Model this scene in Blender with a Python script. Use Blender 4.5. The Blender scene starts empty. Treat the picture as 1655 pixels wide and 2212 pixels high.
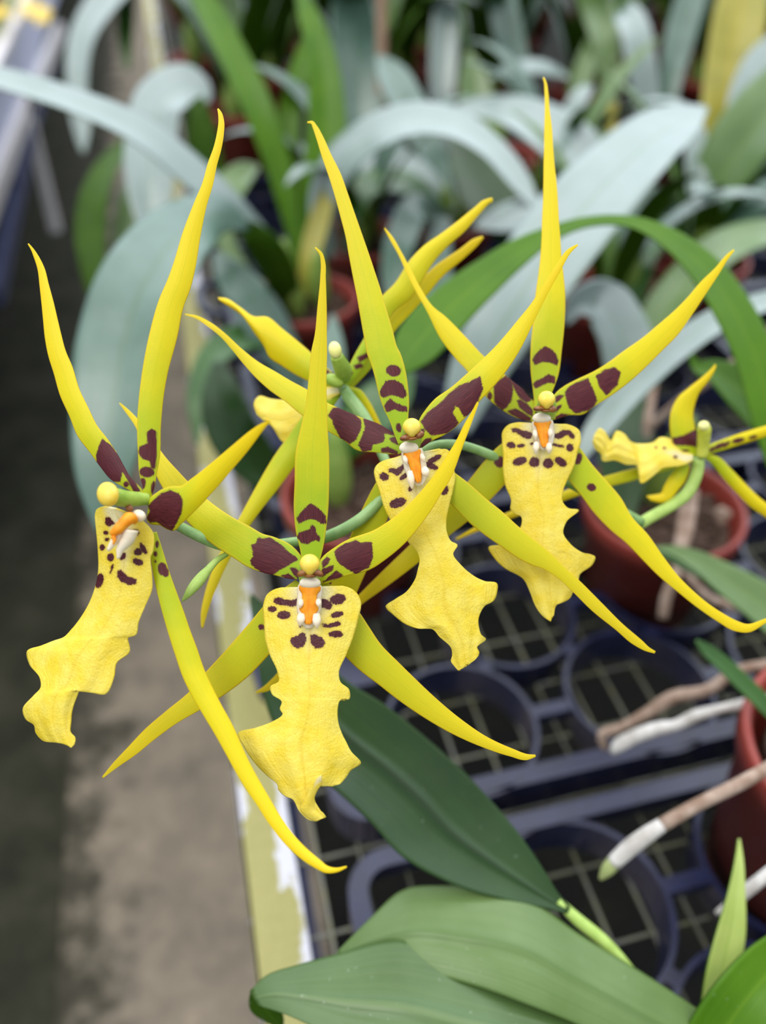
import bpy, bmesh, math, random
import numpy as np
from mathutils import Vector, Matrix

# ------------------------------------------------------------------ camera, sky, sun, exposure
S = bpy.context.scene
COL = S.collection
FPX = 1700.0
TH, PH = math.radians(42.0), math.radians(13.9)
CAM = np.array([0.0, 0.0, 1.29])
FW = np.array([math.sin(PH)*math.cos(TH), math.cos(PH)*math.cos(TH), -math.sin(TH)])
RT = np.array([math.cos(PH), -math.sin(PH), 0.0])
UP = np.cross(RT, FW)
cd = bpy.data.cameras.new('camera')
cam = bpy.data.objects.new('camera', cd); COL.objects.link(cam)
M = Matrix(((RT[0], UP[0], -FW[0], CAM[0]), (RT[1], UP[1], -FW[1], CAM[1]), (RT[2], UP[2], -FW[2], CAM[2]), (0, 0, 0, 1)))
cam.matrix_world = M
cd.sensor_fit = 'HORIZONTAL'; cd.sensor_width = 36.0
cd.lens = FPX/1655.0*36.0
cd.clip_start = 0.02; cd.clip_end = 200
cd.dof.use_dof = True; cd.dof.focus_distance = 0.262; cd.dof.aperture_fstop = 5.8
S.camera = cam
S.view_settings.view_transform = 'Standard'
try: S.view_settings.look = 'None'
except Exception: pass
S.view_settings.gamma = 1.0
S.view_settings.use_curve_mapping = False
S.view_settings.exposure = 0.42
S.cycles.use_denoising = True
S.cycles.max_bounces = 6
S.cycles.transparent_max_bounces = 4

w = bpy.data.worlds.new('overcast_sky'); S.world = w; w.use_nodes = True
nt = w.node_tree; nt.nodes.clear()
tc = nt.nodes.new('ShaderNodeTexCoord'); sx = nt.nodes.new('ShaderNodeSeparateXYZ')
rp = nt.nodes.new('ShaderNodeValToRGB'); bg = nt.nodes.new('ShaderNodeBackground'); wo = nt.nodes.new('ShaderNodeOutputWorld')
nt.links.new(tc.outputs['Generated'], sx.inputs[0]); nt.links.new(sx.outputs['Z'], rp.inputs[0])
nt.links.new(rp.outputs[0], bg.inputs[0]); nt.links.new(bg.outputs[0], wo.inputs[0])
rp.color_ramp.elements[0].position = 0.0; rp.color_ramp.elements[0].color = (0.16, 0.19, 0.15, 1)
rp.color_ramp.elements[1].position = 0.22; rp.color_ramp.elements[1].color = (0.80, 0.90, 1.0, 1)
e = rp.color_ramp.elements.new(0.9); e.color = (0.95, 0.97, 1.0, 1)
# sky shaped brighter ahead than behind the camera, to whiten leaf gloss
dt = nt.nodes.new('ShaderNodeVectorMath'); dt.operation = 'DOT_PRODUCT'; dt.inputs[1].default_value = (0.25, 0.75, 0.61)
nt.links.new(tc.outputs['Generated'], dt.inputs[0])
mr = nt.nodes.new('ShaderNodeMapRange'); mr.interpolation_type = 'SMOOTHSTEP'
for k_, v_ in ((1, 0.25), (2, 0.95), (3, SKY_BACK := 0.75), (4, SKY_AHEAD := 2.3)): mr.inputs[k_].default_value = v_
nt.links.new(dt.outputs['Value'], mr.inputs[0]); nt.links.new(mr.outputs[0], bg.inputs[1])
sd = bpy.data.lights.new('sun', 'SUN'); sd.energy = 1.1; sd.angle = math.radians(30); sd.color = (1, 0.97, 0.92)
sun = bpy.data.objects.new('sun', sd); COL.objects.link(sun)
sun.rotation_euler = (math.radians(12), math.radians(-22), 0)

# ------------------------------------------------------------------ helpers
def ray(x, y): return FW + RT*((x-827.5)/FPX) + UP*((1106.0-y)/FPX)
def at(x, y, d): return CAM + ray(x, y)*d
def onz(x, y, z):
    q = ray(x, y); return CAM + q*((z-CAM[2])/q[2])
def onx(x, y, X):
    q = ray(x, y); return CAM + q*(X/q[0])
def zp(pts, z):
    ox, oy, s = z
    return [(ox+p[0]/s, oy+p[1]/s) + (tuple(p[2:]) if len(p) < 4 else (p[2], p[3]/s)) for p in pts]

def thing(name, label, cat, loc=(0, 0, 0), group=None):
    o = bpy.data.objects.new(name, None); COL.objects.link(o)
    o.location = loc; o.empty_display_size = 0.02
    o['label'] = label; o['category'] = cat
    if group: o['group'] = group
    return o
def tag(o, label, cat, group=None):
    o['label'] = label; o['category'] = cat
    if group: o['group'] = group
    return o
def link(name, me, mats=(), parent=None):
    o = bpy.data.objects.new(name, me); COL.objects.link(o)
    for m in mats: me.materials.append(m)
    if parent is not None:
        o.parent = parent
        o.matrix_parent_inverse = Matrix.Translation(-Vector(parent.location))
    return o
def smooth(me):
    me.polygons.foreach_set('use_smooth', [True]*len(me.polygons))

def catmull(P, n, nd=2):
    """P (k,dim) control points -> n samples, even in chord length (first two dims / all)."""
    P = np.asarray(P, float); k = len(P)
    if k == 2:
        t = np.linspace(0, 1, n)[:, None]; return P[0]*(1-t)+P[1]*t
    seg = np.sqrt(((P[1:, :nd]-P[:-1, :nd])**2).sum(1)); seg = np.maximum(seg, 1e-6)
    T = np.concatenate([[0], np.cumsum(seg)])
    m = np.zeros_like(P)
    for i in range(1, k-1):
        h0, h1 = T[i]-T[i-1], T[i+1]-T[i]
        m[i] = ((P[i+1]-P[i])/h1*h0 + (P[i]-P[i-1])/h0*h1)/(h0+h1)
    m[0] = (P[1]-P[0])/(T[1]-T[0]); m[-1] = (P[-1]-P[-2])/(T[-1]-T[-2])
    q = np.linspace(0, T[-1], n)
    idx = np.clip(np.searchsorted(T, q, side='right')-1, 0, k-2)
    h = (T[idx+1]-T[idx]); s = ((q-T[idx])/h)[:, None]; h = h[:, None]
    a, b = P[idx], P[idx+1]; ma, mb = m[idx], m[idx+1]
    return (2*s**3-3*s**2+1)*a + (s**3-2*s**2+s)*h*ma + (-2*s**3+3*s**2)*b + (s**3-s**2)*h*mb

def grid_mesh(name, G, spot=None, closed=False):
    """G (n,m,3) -> mesh with UV (u across, v along)."""
    n, m = G.shape[:2]
    me = bpy.data.meshes.new(name)
    i = np.arange(n-1)[:, None]; j = np.arange(m-1)[None, :]
    a = i*m+j
    F = np.stack([a, a+1, a+m+1, a+m], -1).reshape(-1, 4)
    me.vertices.add(n*m); me.vertices.foreach_set('co', G.reshape(-1))
    nf = len(F)
    me.loops.add(nf*4); me.loops.foreach_set('vertex_index', F.reshape(-1))
    me.polygons.add(nf); me.polygons.foreach_set('loop_start', np.arange(nf)*4); me.polygons.foreach_set('loop_total', np.full(nf, 4))
    me.update(calc_edges=True)
    uv = np.stack(np.broadcast_arrays(np.linspace(0, 1, m)[None, :], np.linspace(0, 1, n)[:, None]), -1).reshape(-1, 2)
    L = me.uv_layers.new(name='UVMap'); L.data.foreach_set('uv', uv[F.reshape(-1)].reshape(-1).astype(np.float32))
    if spot is not None:
        at_ = me.attributes.new('spot', 'FLOAT', 'POINT'); at_.data.foreach_set('value', spot.reshape(-1).astype(np.float32))
    smooth(me); me.validate()
    return me

def poly_sdf(P, poly):
    poly = np.asarray(poly, float); n = len(poly)
    d2 = np.full(len(P), 1e9); inside = np.zeros(len(P), bool)
    for k in range(n):
        a, b = poly[k], poly[(k+1) % n]
        e = b-a; wv = P-a
        t = np.clip((wv@e)/max(e@e, 1e-9), 0, 1)[:, None]
        d2 = np.minimum(d2, ((wv-e*t)**2).sum(1))
        c = ((a[1] > P[:, 1]) != (b[1] > P[:, 1]))
        with np.errstate(divide='ignore', invalid='ignore'):
            xx = (b[0]-a[0])*(P[:, 1]-a[1])/(b[1]-a[1]+1e-12)+a[0]
        inside ^= c & (P[:, 0] < xx)
    return np.where(inside, -np.sqrt(d2), np.sqrt(d2))
def ell(cx, cy, rx, ry, deg=0):
    c, s = math.cos(math.radians(deg)), math.sin(math.radians(deg))
    return [(cx+rx*math.cos(a)*c-ry*math.sin(a)*s, cy+rx*math.cos(a)*s+ry*math.sin(a)*c) for a in np.linspace(0, 2*math.pi, 15)[:-1]]
def sdf_all(P, spots):
    d = np.full(len(P), 25.0)
    for s in spots: d = np.minimum(d, poly_sdf(P, s))
    return np.clip(d, -25, 25)

# ------------------------------------------------------------------ node materials
def lin(c): return tuple(((v/255.0)/12.92 if v/255.0 <= .04045 else ((v/255.0+.055)/1.055)**2.4) for v in c)+(1.0,)
class NM:
    def __init__(s, name):
        s.m = bpy.data.materials.new(name); s.m.use_nodes = True
        s.t = s.m.node_tree; s.t.nodes.clear()
        s.out = s.t.nodes.new('ShaderNodeOutputMaterial')
    def n(s, typ, ins=None, **kw):
        nd = s.t.nodes.new(typ)
        for k, v in kw.items(): setattr(nd, k, v)
        for k, v in (ins or {}).items():
            if isinstance(v, bpy.types.NodeSocket): s.t.links.new(v, nd.inputs[k])
            else: nd.inputs[k].default_value = v
        return nd
    def math(s, op, a, b=0.0, clamp=False):
        nd = s.n('ShaderNodeMath', {0: a, 1: b}, operation=op, use_clamp=clamp); return nd.outputs[0]
    def mix(s, f, a, b):
        nd = s.n('ShaderNodeMix', data_type='RGBA')
        for k, v in ((0, f), (6, a), (7, b)):
            if isinstance(v, bpy.types.NodeSocket): s.t.links.new(v, nd.inputs[k])
            else: nd.inputs[k].default_value = v
        return nd.outputs[2]
    def ramp(s, f, els, interp='LINEAR'):
        nd = s.n('ShaderNodeValToRGB', {0: f}); r = nd.color_ramp; r.interpolation = interp
        while len(r.elements) < len(els): r.elements.new(0.5)
        for e_, (p, c) in zip(r.elements, els): e_.position = p; e_.color = c
        return nd.outputs[0]
    def noise(s, vec, scale, detail=3, rough=.55):
        return s.n('ShaderNodeTexNoise', {'Vector': vec, 'Scale': scale, 'Detail': detail, 'Roughness': rough}).outputs[0]
    def maprange(s, v, a, b, c=0.0, d=1.0, smooth=False):
        nd = s.n('ShaderNodeMapRange', {0: v, 1: a, 2: b, 3: c, 4: d}, interpolation_type='SMOOTHSTEP' if smooth else 'LINEAR'); return nd.outputs[0]
    def scalev(s, vec, sc):
        return s.n('ShaderNodeMapping', {'Vector': vec, 'Scale': sc}).outputs[0]
    def done(s, shader): s.t.links.new(shader, s.out.inputs[0]); return s.m
    def bsdf(s, col, rough=.5, spec=.5, metal=0.0, bump=None, bstr=.3, bdist=.001, **extra):
        ins = {'Base Color': col, 'Roughness': rough, 'Metallic': metal, 'Specular IOR Level': spec}
        if bump is not None:
            ins['Normal'] = s.n('ShaderNodeBump', {'Strength': bstr, 'Distance': bdist, 'Height': bump}).outputs[0]
        ins.update(extra)
        return s.n('ShaderNodeBsdfPrincipled', ins).outputs[0]

def petal_mat(name, base, mid, tip, edge, transl=.32):
    q = NM(name)
    uvn = q.n('ShaderNodeUVMap'); uv = uvn.outputs[0]
    sp = q.n('ShaderNodeSeparateXYZ', {0: uv}); U, V = sp.outputs[0], sp.outputs[1]
    obj = q.n('ShaderNodeTexCoord').outputs['Object']
    nz = q.noise(obj, 90, 4)
    vv = q.math('ADD', V, q.maprange(nz, .3, .7, -.05, .05))
    col = q.ramp(vv, [(0.0, base), (.13, base), (.42, mid), (.85, tip)])
    ed = q.math('ABSOLUTE', q.math('SUBTRACT', U, .5))
    col = q.mix(q.maprange(ed, .40, .53, 0, .7, True), col, edge)
    # fine parallel veins
    vein = q.noise(q.scalev(uv, (46, 2.2, 1)), 1.0, 2)
    col = q.mix(q.maprange(vein, .45, .75, 0, .22), col, base)
    # midrib
    col = q.mix(q.maprange(ed, .0, .035, .22, 0.0, True), col, base)
    st = q.n('ShaderNodeAttribute', attribute_name='spot').outputs['Fac']
    jag = q.noise(q.scalev(uv, (60, 40, 1)), 1.0, 3)
    st2 = q.math('ADD', st, q.maprange(jag, .25, .75, -3.6, 1.6))
    f = q.maprange(st2, -1.3, 1.3, 1, 0, True)
    gaps = q.noise(q.scalev(uv, (75, 16, 1)), 1.0, 2)
    maroon = q.mix(q.maprange(gaps, .35, .65, 0, .9), lin((70, 20, 30)), lin((118, 48, 56)))
    f = q.math('MULTIPLY', f, q.maprange(gaps, .70, .80, 1, .45))
    col = q.mix(f, col, maroon)
    b = q.noise(obj, 2600, 2)
    pb = q.bsdf(col, .42, .35, bump=q.math('ADD', q.math('MULTIPLY', vein, 1.2), b), bstr=.22, bdist=.0004)
    tr = q.n('ShaderNodeBsdfTranslucent', {0: col}).outputs[0]
    return q.done(q.n('ShaderNodeMixShader', {0: transl, 1: pb, 2: tr}).outputs[0])

def lip_mat(name, yellow, pale):
    q = NM(name)
    uv = q.n('ShaderNodeUVMap').outputs[0]
    sp = q.n('ShaderNodeSeparateXYZ', {0: uv}); U, V = sp.outputs[0], sp.outputs[1]
    obj = q.n('ShaderNodeTexCoord').outputs['Object']
    ed = q.math('ABSOLUTE', q.math('SUBTRACT', U, .5))
    # white throat beside the callus
    th = q.math('ADD', q.math('MULTIPLY', ed, 2.2), q.math('MULTIPLY', V, 3.2))
    nz = q.noise(obj, 160, 4)
    col = q.mix(q.maprange(nz, .35, .7, 0, 1), yellow, pale)
    col = q.mix(q.maprange(th, .45, 1.05, .85, 0.0, True), col, lin((246, 240, 205)))
    # darker nerve down the middle
    col = q.mix(q.maprange(ed, 0, .03, .45, 0, True), col, lin((238, 208, 56)))
    vein = q.noise(q.scalev(uv, (38, 2.5, 1)), 1.0, 3)
    col = q.mix(q.maprange(vein, .5, .75, 0, .25), col, lin((233, 200, 60)))
    st = q.n('ShaderNodeAttribute', attribute_name='spot').outputs['Fac']
    jag = q.noise(obj, 1500, 2)
    st2 = q.math('ADD', st, q.maprange(jag, .3, .7, -2.4, .2))
    f = q.maprange(st2, -1.3, 1.3, 1, 0, True)
    halo = q.maprange(st, 0, 7, .25, 0, True)
    col = q.mix(halo, col, lin((190, 120, 40)))
    col = q.mix(f, col, lin((84, 24, 34)))
    b = q.noise(obj, 1500, 4, .6); b2 = q.noise(obj, 260, 3)
    b = q.math('ADD', b, q.math('MULTIPLY', b2, 2.0))
    pb = q.bsdf(col, .36, .5, bump=q.math('ADD', q.math('MULTIPLY', vein, 1.0), b), bstr=.5, bdist=.0006)
    tr = q.n('ShaderNodeBsdfTranslucent', {0: col}).outputs[0]
    return q.done(q.n('ShaderNodeMixShader', {0: .28, 1: pb, 2: tr}).outputs[0])

def plain(name, rgb, rgb2=None, rough=.5, spec=.5, nscale=120, bstr=.2, transl=0.0, metal=0.0, bdist=.0006):
    q = NM(name)
    obj = q.n('ShaderNodeTexCoord').outputs['Object']
    nz = q.noise(obj, nscale, 4)
    col = q.mix(q.maprange(nz, .35, .65), lin(rgb), lin(rgb2 or rgb))
    pb = q.bsdf(col, rough, spec, metal, bump=nz, bstr=bstr, bdist=bdist)
    if transl:
        tr = q.n('ShaderNodeBsdfTranslucent', {0: col}).outputs[0]
        pb = q.n('ShaderNodeMixShader', {0: transl, 1: pb, 2: tr}).outputs[0]
    return q.done(pb)

def leaf_mat(name, rgb, rgb2, rib, rough=.36, spec=.6, transl=.22):
    q = NM(name)
    uv = q.n('ShaderNodeUVMap').outputs[0]
    obj = q.n('ShaderNodeTexCoord').outputs['Object']
    sp = q.n('ShaderNodeSeparateXYZ', {0: uv}); U = sp.outputs[0]
    ed = q.math('ABSOLUTE', q.math('SUBTRACT', U, .5))
    nz = q.noise(obj, 26, 4)
    col = q.mix(q.maprange(nz, .3, .7), lin(rgb), lin(rgb2))
    vein = q.noise(q.scalev(uv, (34, 1.2, 1)), 1.0, 3)
    col = q.mix(q.maprange(vein, .45, .8, 0, .3), col, lin(rib))
    col = q.mix(q.maprange(ed, .0, .045, .55, 0.0, True), col, lin(rib))
    # scattered pale flecks of dried hard water
    fl = q.noise(obj, 420, 2)
    col = q.mix(q.maprange(fl, .72, .78, 0, .35), col, lin((205, 215, 200)))
    pb = q.bsdf(col, rough, spec, bump=vein, bstr=.25, bdist=.0012)
    tr = q.n('ShaderNodeBsdfTranslucent', {0: col}).outputs[0]
    return q.done(q.n('ShaderNodeMixShader', {0: transl, 1: pb, 2: tr}).outputs[0])

MAT = {}
MAT['petal'] = petal_mat('yellow_petal', lin((172, 200, 30)), lin((224, 218, 30)), lin((246, 222, 34)), lin((246, 206, 54)))
MAT['petal_gold'] = petal_mat('golden_petal', lin((194, 206, 30)), lin((238, 222, 22)), lin((250, 222, 24)), lin((248, 206, 36)))
MAT['petal_back'] = petal_mat('olive_yellow_sepal', lin((196, 204, 30)), lin((218, 210, 28)), lin((240, 216, 30)), lin((242, 196, 40)))
MAT['lip'] = lip_mat('pale_yellow_lip', lin((252, 227, 64)), lin((255, 238, 110)))
MAT['cap'] = plain('yellow_anther', (255, 214, 64), (255, 228, 104), .35, .5, 300, .05, .1)
MAT['cap_cream'] = plain('cream_anther', (240, 236, 130), (246, 244, 170), .4, .4, 300, .05, .1)
MAT['column'] = plain('green_column', (150, 186, 70), (182, 206, 92), .4, .4, 200, .05, .15)
MAT['white'] = plain('white_callus', (250, 232, 200), (255, 244, 222), .4, .5, 300, .1, .15)
MAT['orange'] = plain('orange_callus', (255, 150, 20), (255, 172, 40), .4, .4, 400, .2, .1)
MAT['brown'] = plain('brown_stigma', (150, 96, 40), (104, 52, 30), .35, .5, 500, .1)
MAT['stem'] = plain('green_stalk', (120, 160, 92), (150, 186, 120), .42, .5, 160, .1, .05)
MAT['stem_lime'] = plain('lime_stalk', (160, 190, 90), (180, 208, 110), .42, .5, 160, .1, .05)
MAT['l_skygrey'] = leaf_mat('sky_tinted_grey_leaf', (80, 112, 96), (102, 132, 120), (72, 108, 66), .30, .8)  # green leaf greyed: reflected sky partly put into the base colour
MAT['l_skypale'] = leaf_mat('sky_tinted_pale_leaf', (134, 154, 148), (152, 168, 166), (112, 142, 104), .28, .9)  # paleness stands in for sky glare on green leaves
MAT['l_sage'] = leaf_mat('sage_leaf', (88, 122, 58), (108, 138, 78), (120, 150, 66), .33, .8)
MAT['l_green'] = leaf_mat('fresh_green_leaf', (70, 118, 2), (88, 134, 8), (108, 148, 24), .38, .3, .3)
MAT['l_mid'] = leaf_mat('mid_green_leaf', (44, 92, 22), (62, 108, 38), (38, 82, 18), .33, .7)
MAT['l_dark'] = leaf_mat('dark_green_leaf', (30, 64, 14), (42, 78, 26), (14, 40, 8), .32, .5)
MAT['l_under'] = leaf_mat('green_leaf_underside', (52, 88, 4), (66, 100, 10), (80, 116, 24), .5, .2, .3)
MAT['l_yel'] = leaf_mat('yellow_green_leaf', (150, 146, 40), (176, 168, 64), (196, 168, 30))
MAT['l_lime'] = leaf_mat('lime_leaf', (172, 196, 92), (196, 212, 120), (140, 170, 60))
MAT['l_near'] = leaf_mat('broad_green_leaf', (70, 98, 46), (88, 116, 66), (110, 132, 82), .36, .55, .16)
MAT['l_nearp'] = leaf_mat('broad_pale_leaf', (94, 122, 60), (112, 138, 82), (80, 112, 48), .36, .55, .18)
MAT['pot'] = plain('red_brown_plastic', (130, 50, 42), (146, 60, 50), .4, .4, 30, .05)
MAT['mix'] = plain('bark_mix', (54, 40, 34), (96, 78, 66), .9, .2, 160, .8, bdist=.004)
MAT['root'] = plain('white_root', (172, 166, 160), (208, 205, 202), .75, .2, 90, .3)
MAT['root_br'] = plain('brown_root', (132, 108, 92), (176, 156, 142), .8, .2, 90, .3)
MAT['root_tip'] = plain('green_root_tip', (150, 164, 104), (170, 180, 120), .6, .3, 220, .3)
MAT['tray'] = plain('black_plastic', (25, 28, 54), (32, 36, 66), .30, .5, 60, .05)
MAT['galv'] = plain('galvanised_wire', (100, 101, 96), (112, 112, 86), .5, .4, 90, .2)
MAT['steel'] = plain('painted_steel', (196, 200, 224), (186, 190, 216), .5, .4, 40, .1)
MAT['whitesteel'] = plain('weathered_white_steel', (226, 222, 224), (206, 202, 206), .5, .4, 60, .15)
MAT['darksteel'] = plain('dark_blue_steel', (54, 62, 98), (70, 78, 116), .5, .4, 60, .15)
MAT['stake'] = plain('bamboo', (196, 160, 138), (180, 146, 120), .7, .2, 40, .2)
MAT['bulb'] = plain('green_bulb', (116, 148, 60), (140, 164, 80), .5, .4, 60, .1)

def rail_mat():
    q = NM('worn_white_rail')
    pos = q.n('ShaderNodeNewGeometry').outputs['Position']
    x = q.n('ShaderNodeSeparateXYZ', {0: pos}).outputs[0]
    nz = q.noise(q.scalev(pos, (1, .45, 1)), 22, 5, .65)
    nf = q.noise(pos, 160, 4)
    c = q.maprange(x, -.036, .0, 0, 1)
    a = q.math('ABSOLUTE', q.math('SUBTRACT', c, .42))
    a2 = q.math('ADD', a, q.maprange(nz, .3, .7, -.42, .30))
    a2 = q.math('ADD', a2, q.maprange(nf, .3, .7, -.08, .08))
    algae = q.mix(nf, lin((138, 134, 78)), lin((160, 154, 102)))
    col = q.mix(q.maprange(a2, .30, .40, 0, 1, True), algae, lin((196, 196, 206)))
    return q.done(q.bsdf(col, .6, .3, bump=nz, bstr=.3, bdist=.002))
MAT['rail'] = rail_mat()
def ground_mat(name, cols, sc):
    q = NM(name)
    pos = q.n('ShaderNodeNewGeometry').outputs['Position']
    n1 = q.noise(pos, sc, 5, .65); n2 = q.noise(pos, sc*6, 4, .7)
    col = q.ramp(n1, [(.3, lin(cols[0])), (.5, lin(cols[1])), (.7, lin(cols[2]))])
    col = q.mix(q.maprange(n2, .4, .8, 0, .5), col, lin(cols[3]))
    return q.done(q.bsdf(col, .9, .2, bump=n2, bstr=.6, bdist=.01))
def path_mat():
    q = NM('concrete_path')
    pos = q.n('ShaderNodeNewGeometry').outputs['Position']
    x = q.n('ShaderNodeSeparateXYZ', {0: pos}).outputs[0]
    n1 = q.noise(pos, 9, 5, .65); n2 = q.noise(pos, 52, 4, .7); n3 = q.noise(pos, 24, 3, .6)
    col = q.ramp(n1, [(.3, lin((108, 100, 88))), (.5, lin((128, 118, 104))), (.7, lin((146, 133, 116)))])
    col = q.mix(q.maprange(n2, .4, .8, 0, .6), col, lin((92, 86, 78)))
    col = q.mix(q.maprange(n3, .62, .72, 0, .5), col, lin((78, 74, 60)))
    e_ = q.math('ADD', x, q.maprange(n1, .3, .7, -.10, .10)); e_ = q.math('ADD', e_, q.maprange(n2, .3, .7, -.05, .05))
    moss = q.mix(n3, lin((36, 36, 26)), lin((74, 70, 60)))
    col = q.mix(q.maprange(e_, -.38, -.24, 1, 0, True), col, moss)
    return q.done(q.bsdf(col, .9, .2, bump=n2, bstr=.6, bdist=.01))
MAT['path'] = path_mat() if True else ground_mat('concrete_path', ((112, 106, 98), (130, 122, 112), (142, 132, 122), (104, 98, 90)), 9)
MAT['soil'] = ground_mat('mossy_soil', ((30, 29, 24), (46, 46, 34), (66, 62, 54), (34, 38, 22)), 8)
MAT['shade_soil'] = ground_mat('shade_darkened_soil', ((8, 8, 7), (13, 13, 9), (24, 25, 14), (6, 6, 6)), 8)  # soil made near-black: shade under the bench put into its colour

# ------------------------------------------------------------------ mesh builders
def solid(o, th, off=0.0, m2=False):
    md = o.modifiers.new('thickness', 'SOLIDIFY'); md.thickness = th; md.offset = off
    if m2: md.material_offset = 1; md.material_offset_rim = 1
    return o

def pair_ribbon(name, LR, depth, mat, parent, rows=120, cols=25, bow=.25, tilt=0.0, ruffle=None, spots=(), th=.0005, keel=0.0, midsm=0.0):
    """surface between two outlines (matched pixel pairs), each row at its own distance."""
    LR = np.asarray(LR, float)
    Q = catmull(np.concatenate([(LR[:, :2]+LR[:, 2:])/2, (LR[:, 2:]-LR[:, :2])/2], 1), rows, 4)
    t = np.linspace(0, 1, rows)
    tt = t
    if midsm:
        k_ = max(3, int(rows*midsm))//2*2+1
        mm = np.stack([np.convolve(np.pad(c, k_//2, mode='edge'), np.ones(k_)/k_, 'valid') for c in Q[:, :2].T], 1)
        tt = np.concatenate([[0], np.cumsum(np.sqrt(((mm[1:]-mm[:-1])**2).sum(1)))]); tt = tt/tt[-1]
    d0 = np.array([depth(v) for v in tt])
    s = np.linspace(-1, 1, cols)
    G = np.zeros((rows, cols, 3)); PX = np.zeros((rows, cols, 2))
    hwpx = np.sqrt((Q[:, 2:]**2).sum(1)); hw = hwpx*d0/FPX
    def sm(a, k):
        k = max(1, int(k))//2*2+1
        return np.stack([np.convolve(np.pad(c, k//2, mode='edge'), np.ones(k)/k, 'valid') for c in a.T], 1)
    mid = Q[:, :2]
    if midsm:
        lu = np.linspace(0, 1, rows); hu = np.interp(lu, tt, hw)
        hw = np.interp(tt, lu, sm(sm(hu[:, None], rows*.2), rows*.2)[:, 0])
        m2 = sm(sm(mid, rows*midsm), rows*midsm)
        # keep the smoothed midline inside the outline
        t_ = ((m2-mid)*Q[:, 2:]).sum(1)/np.maximum((Q[:, 2:]**2).sum(1), 1e-6)
        mid = mid + Q[:, 2:]*np.clip(t_, -.55, .55)[:, None]
    hmax = hw.max()
    for i in range(rows):
        for j in range(cols):
            ed_ = Q[i, :2]+(Q[i, 2:] if s[j] > 0 else -Q[i, 2:])
            px = mid[i]*(1-abs(s[j]))+ed_*abs(s[j])
            if midsm:
                se = np.linalg.norm(px-mid[i])*d0[i]/FPX/hw[i]; sj = math.copysign(min(se, 1.5), s[j])
            else: sj = s[j]
            d = d0[i] + bow*hw[i]*sj**2 + tilt*hw[i]*sj - keel*hw[i]*max(0, 1-abs(s[j])*6)
            if ruffle: d += ruffle(tt[i], sj)*hw[i]/hmax
            PX[i, j] = px; G[i, j] = at(px[0], px[1], d)
    sp = sdf_all(PX.reshape(-1, 2), spots)
    me = grid_mesh(name, G[:, ::-1] if True else G, sp.reshape(rows, cols)[:, ::-1])
    o = link(name, me, [mat], parent)
    return solid(o, th)

def cw(pts):
    """(x,y,w) centre line -> matched edge pairs."""
    P = np.asarray(pts, float); out = []
    for i in range(len(P)):
        a, b = P[max(0, i-1)], P[min(len(P)-1, i+1)]
        e = (b-a)[:2]; e = e/max(1e-6, np.linalg.norm(e)); nrm = np.array([-e[1], e[0]])
        h = P[i, 2]/2
        out.append(tuple(P[i, :2]-nrm*h)+tuple(P[i, :2]+nrm*h))
    return out
def quad(a, b, c=0.0): return lambda t: a + b*t + c*t*t

def tube(name, pts, mat, parent, seg=14, res=5, spots=None, caps=True):
    """pts (x,y,depth,radius px)"""
    P = np.asarray(pts, float)
    W = np.array([at(*p[:3]) for p in P]); R = P[:, 3]*P[:, 2]/FPX
    return tube3(name, W, R, mat, parent, seg, res)
def tube3(name, W, R, mat, parent, seg=14, res=5):
    k = len(W); n = (k-1)*res+1
    A = np.concatenate([W, np.asarray(R)[:, None]], 1)
    if k > 2:
        # parametrise by 3-D chord
        T = np.concatenate([[0], np.cumsum(np.sqrt(((W[1:]-W[:-1])**2).sum(1)))])
        B = np.concatenate([T[:, None], np.zeros((k, 1)), A], 1)
        A = catmull(B, n)[:, 2:]
    else: A = catmull(A, n)
    C_, Rr = A[:, :3], np.maximum(A[:, 3], 1e-5)
    bm = bmesh.new(); rings = []
    ref = np.array([0.31, 0.17, 0.93])
    for i in range(n):
        tg = C_[min(n-1, i+1)]-C_[max(0, i-1)]; tg /= np.linalg.norm(tg)
        x = np.cross(tg, ref); x /= np.linalg.norm(x); y = np.cross(tg, x)
        rings.append([bm.verts.new(C_[i]+Rr[i]*(x*math.cos(a)+y*math.sin(a))) for a in np.linspace(0, 2*math.pi, seg+1)[:-1]])
    for i in range(n-1):
        for j in range(seg):
            bm.faces.new((rings[i][j], rings[i][(j+1) % seg], rings[i+1][(j+1) % seg], rings[i+1][j]))
    bm.faces.new(rings[0][::-1]); bm.faces.new(rings[-1])
    bmesh.ops.recalc_face_normals(bm, faces=bm.faces)
    me = bpy.data.meshes.new(name); bm.to_mesh(me); bm.free(); smooth(me)
    return link(name, me, [mat], parent)

def blob(name, c, rad, mat, parent, deg=0.0, warp=None, extra=()):
    """ellipsoids in the flower's own plane: centre (px,py,depth), radii (px across, px along, px deep)."""
    bm = bmesh.new()
    for (cc, rr, dg) in [(c, rad, deg)]+list(extra):
        k = cc[2]/FPX; P0 = at(*cc)
        vd = ray(cc[0], cc[1]); vd = vd/np.linalg.norm(vd)
        ca, sa = math.cos(math.radians(dg)), math.sin(math.radians(dg))
        ex = RT*ca - UP*sa; ey = -RT*sa - UP*ca
        r = bmesh.ops.create_uvsphere(bm, u_segments=24, v_segments=16, radius=1)
        for v in r['verts']:
            x, y, z = v.co
            if warp: x, y, z = warp(x, y, z)
            v.co = P0 + ex*(x*rr[0]*k) + ey*(y*rr[1]*k) + vd*(z*rr[2]*k)
    bmesh.ops.recalc_face_normals(bm, faces=bm.faces)
    me = bpy.data.meshes.new(name); bm.to_mesh(me); bm.free(); smooth(me)
    return link(name, me, [mat], parent)

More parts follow.
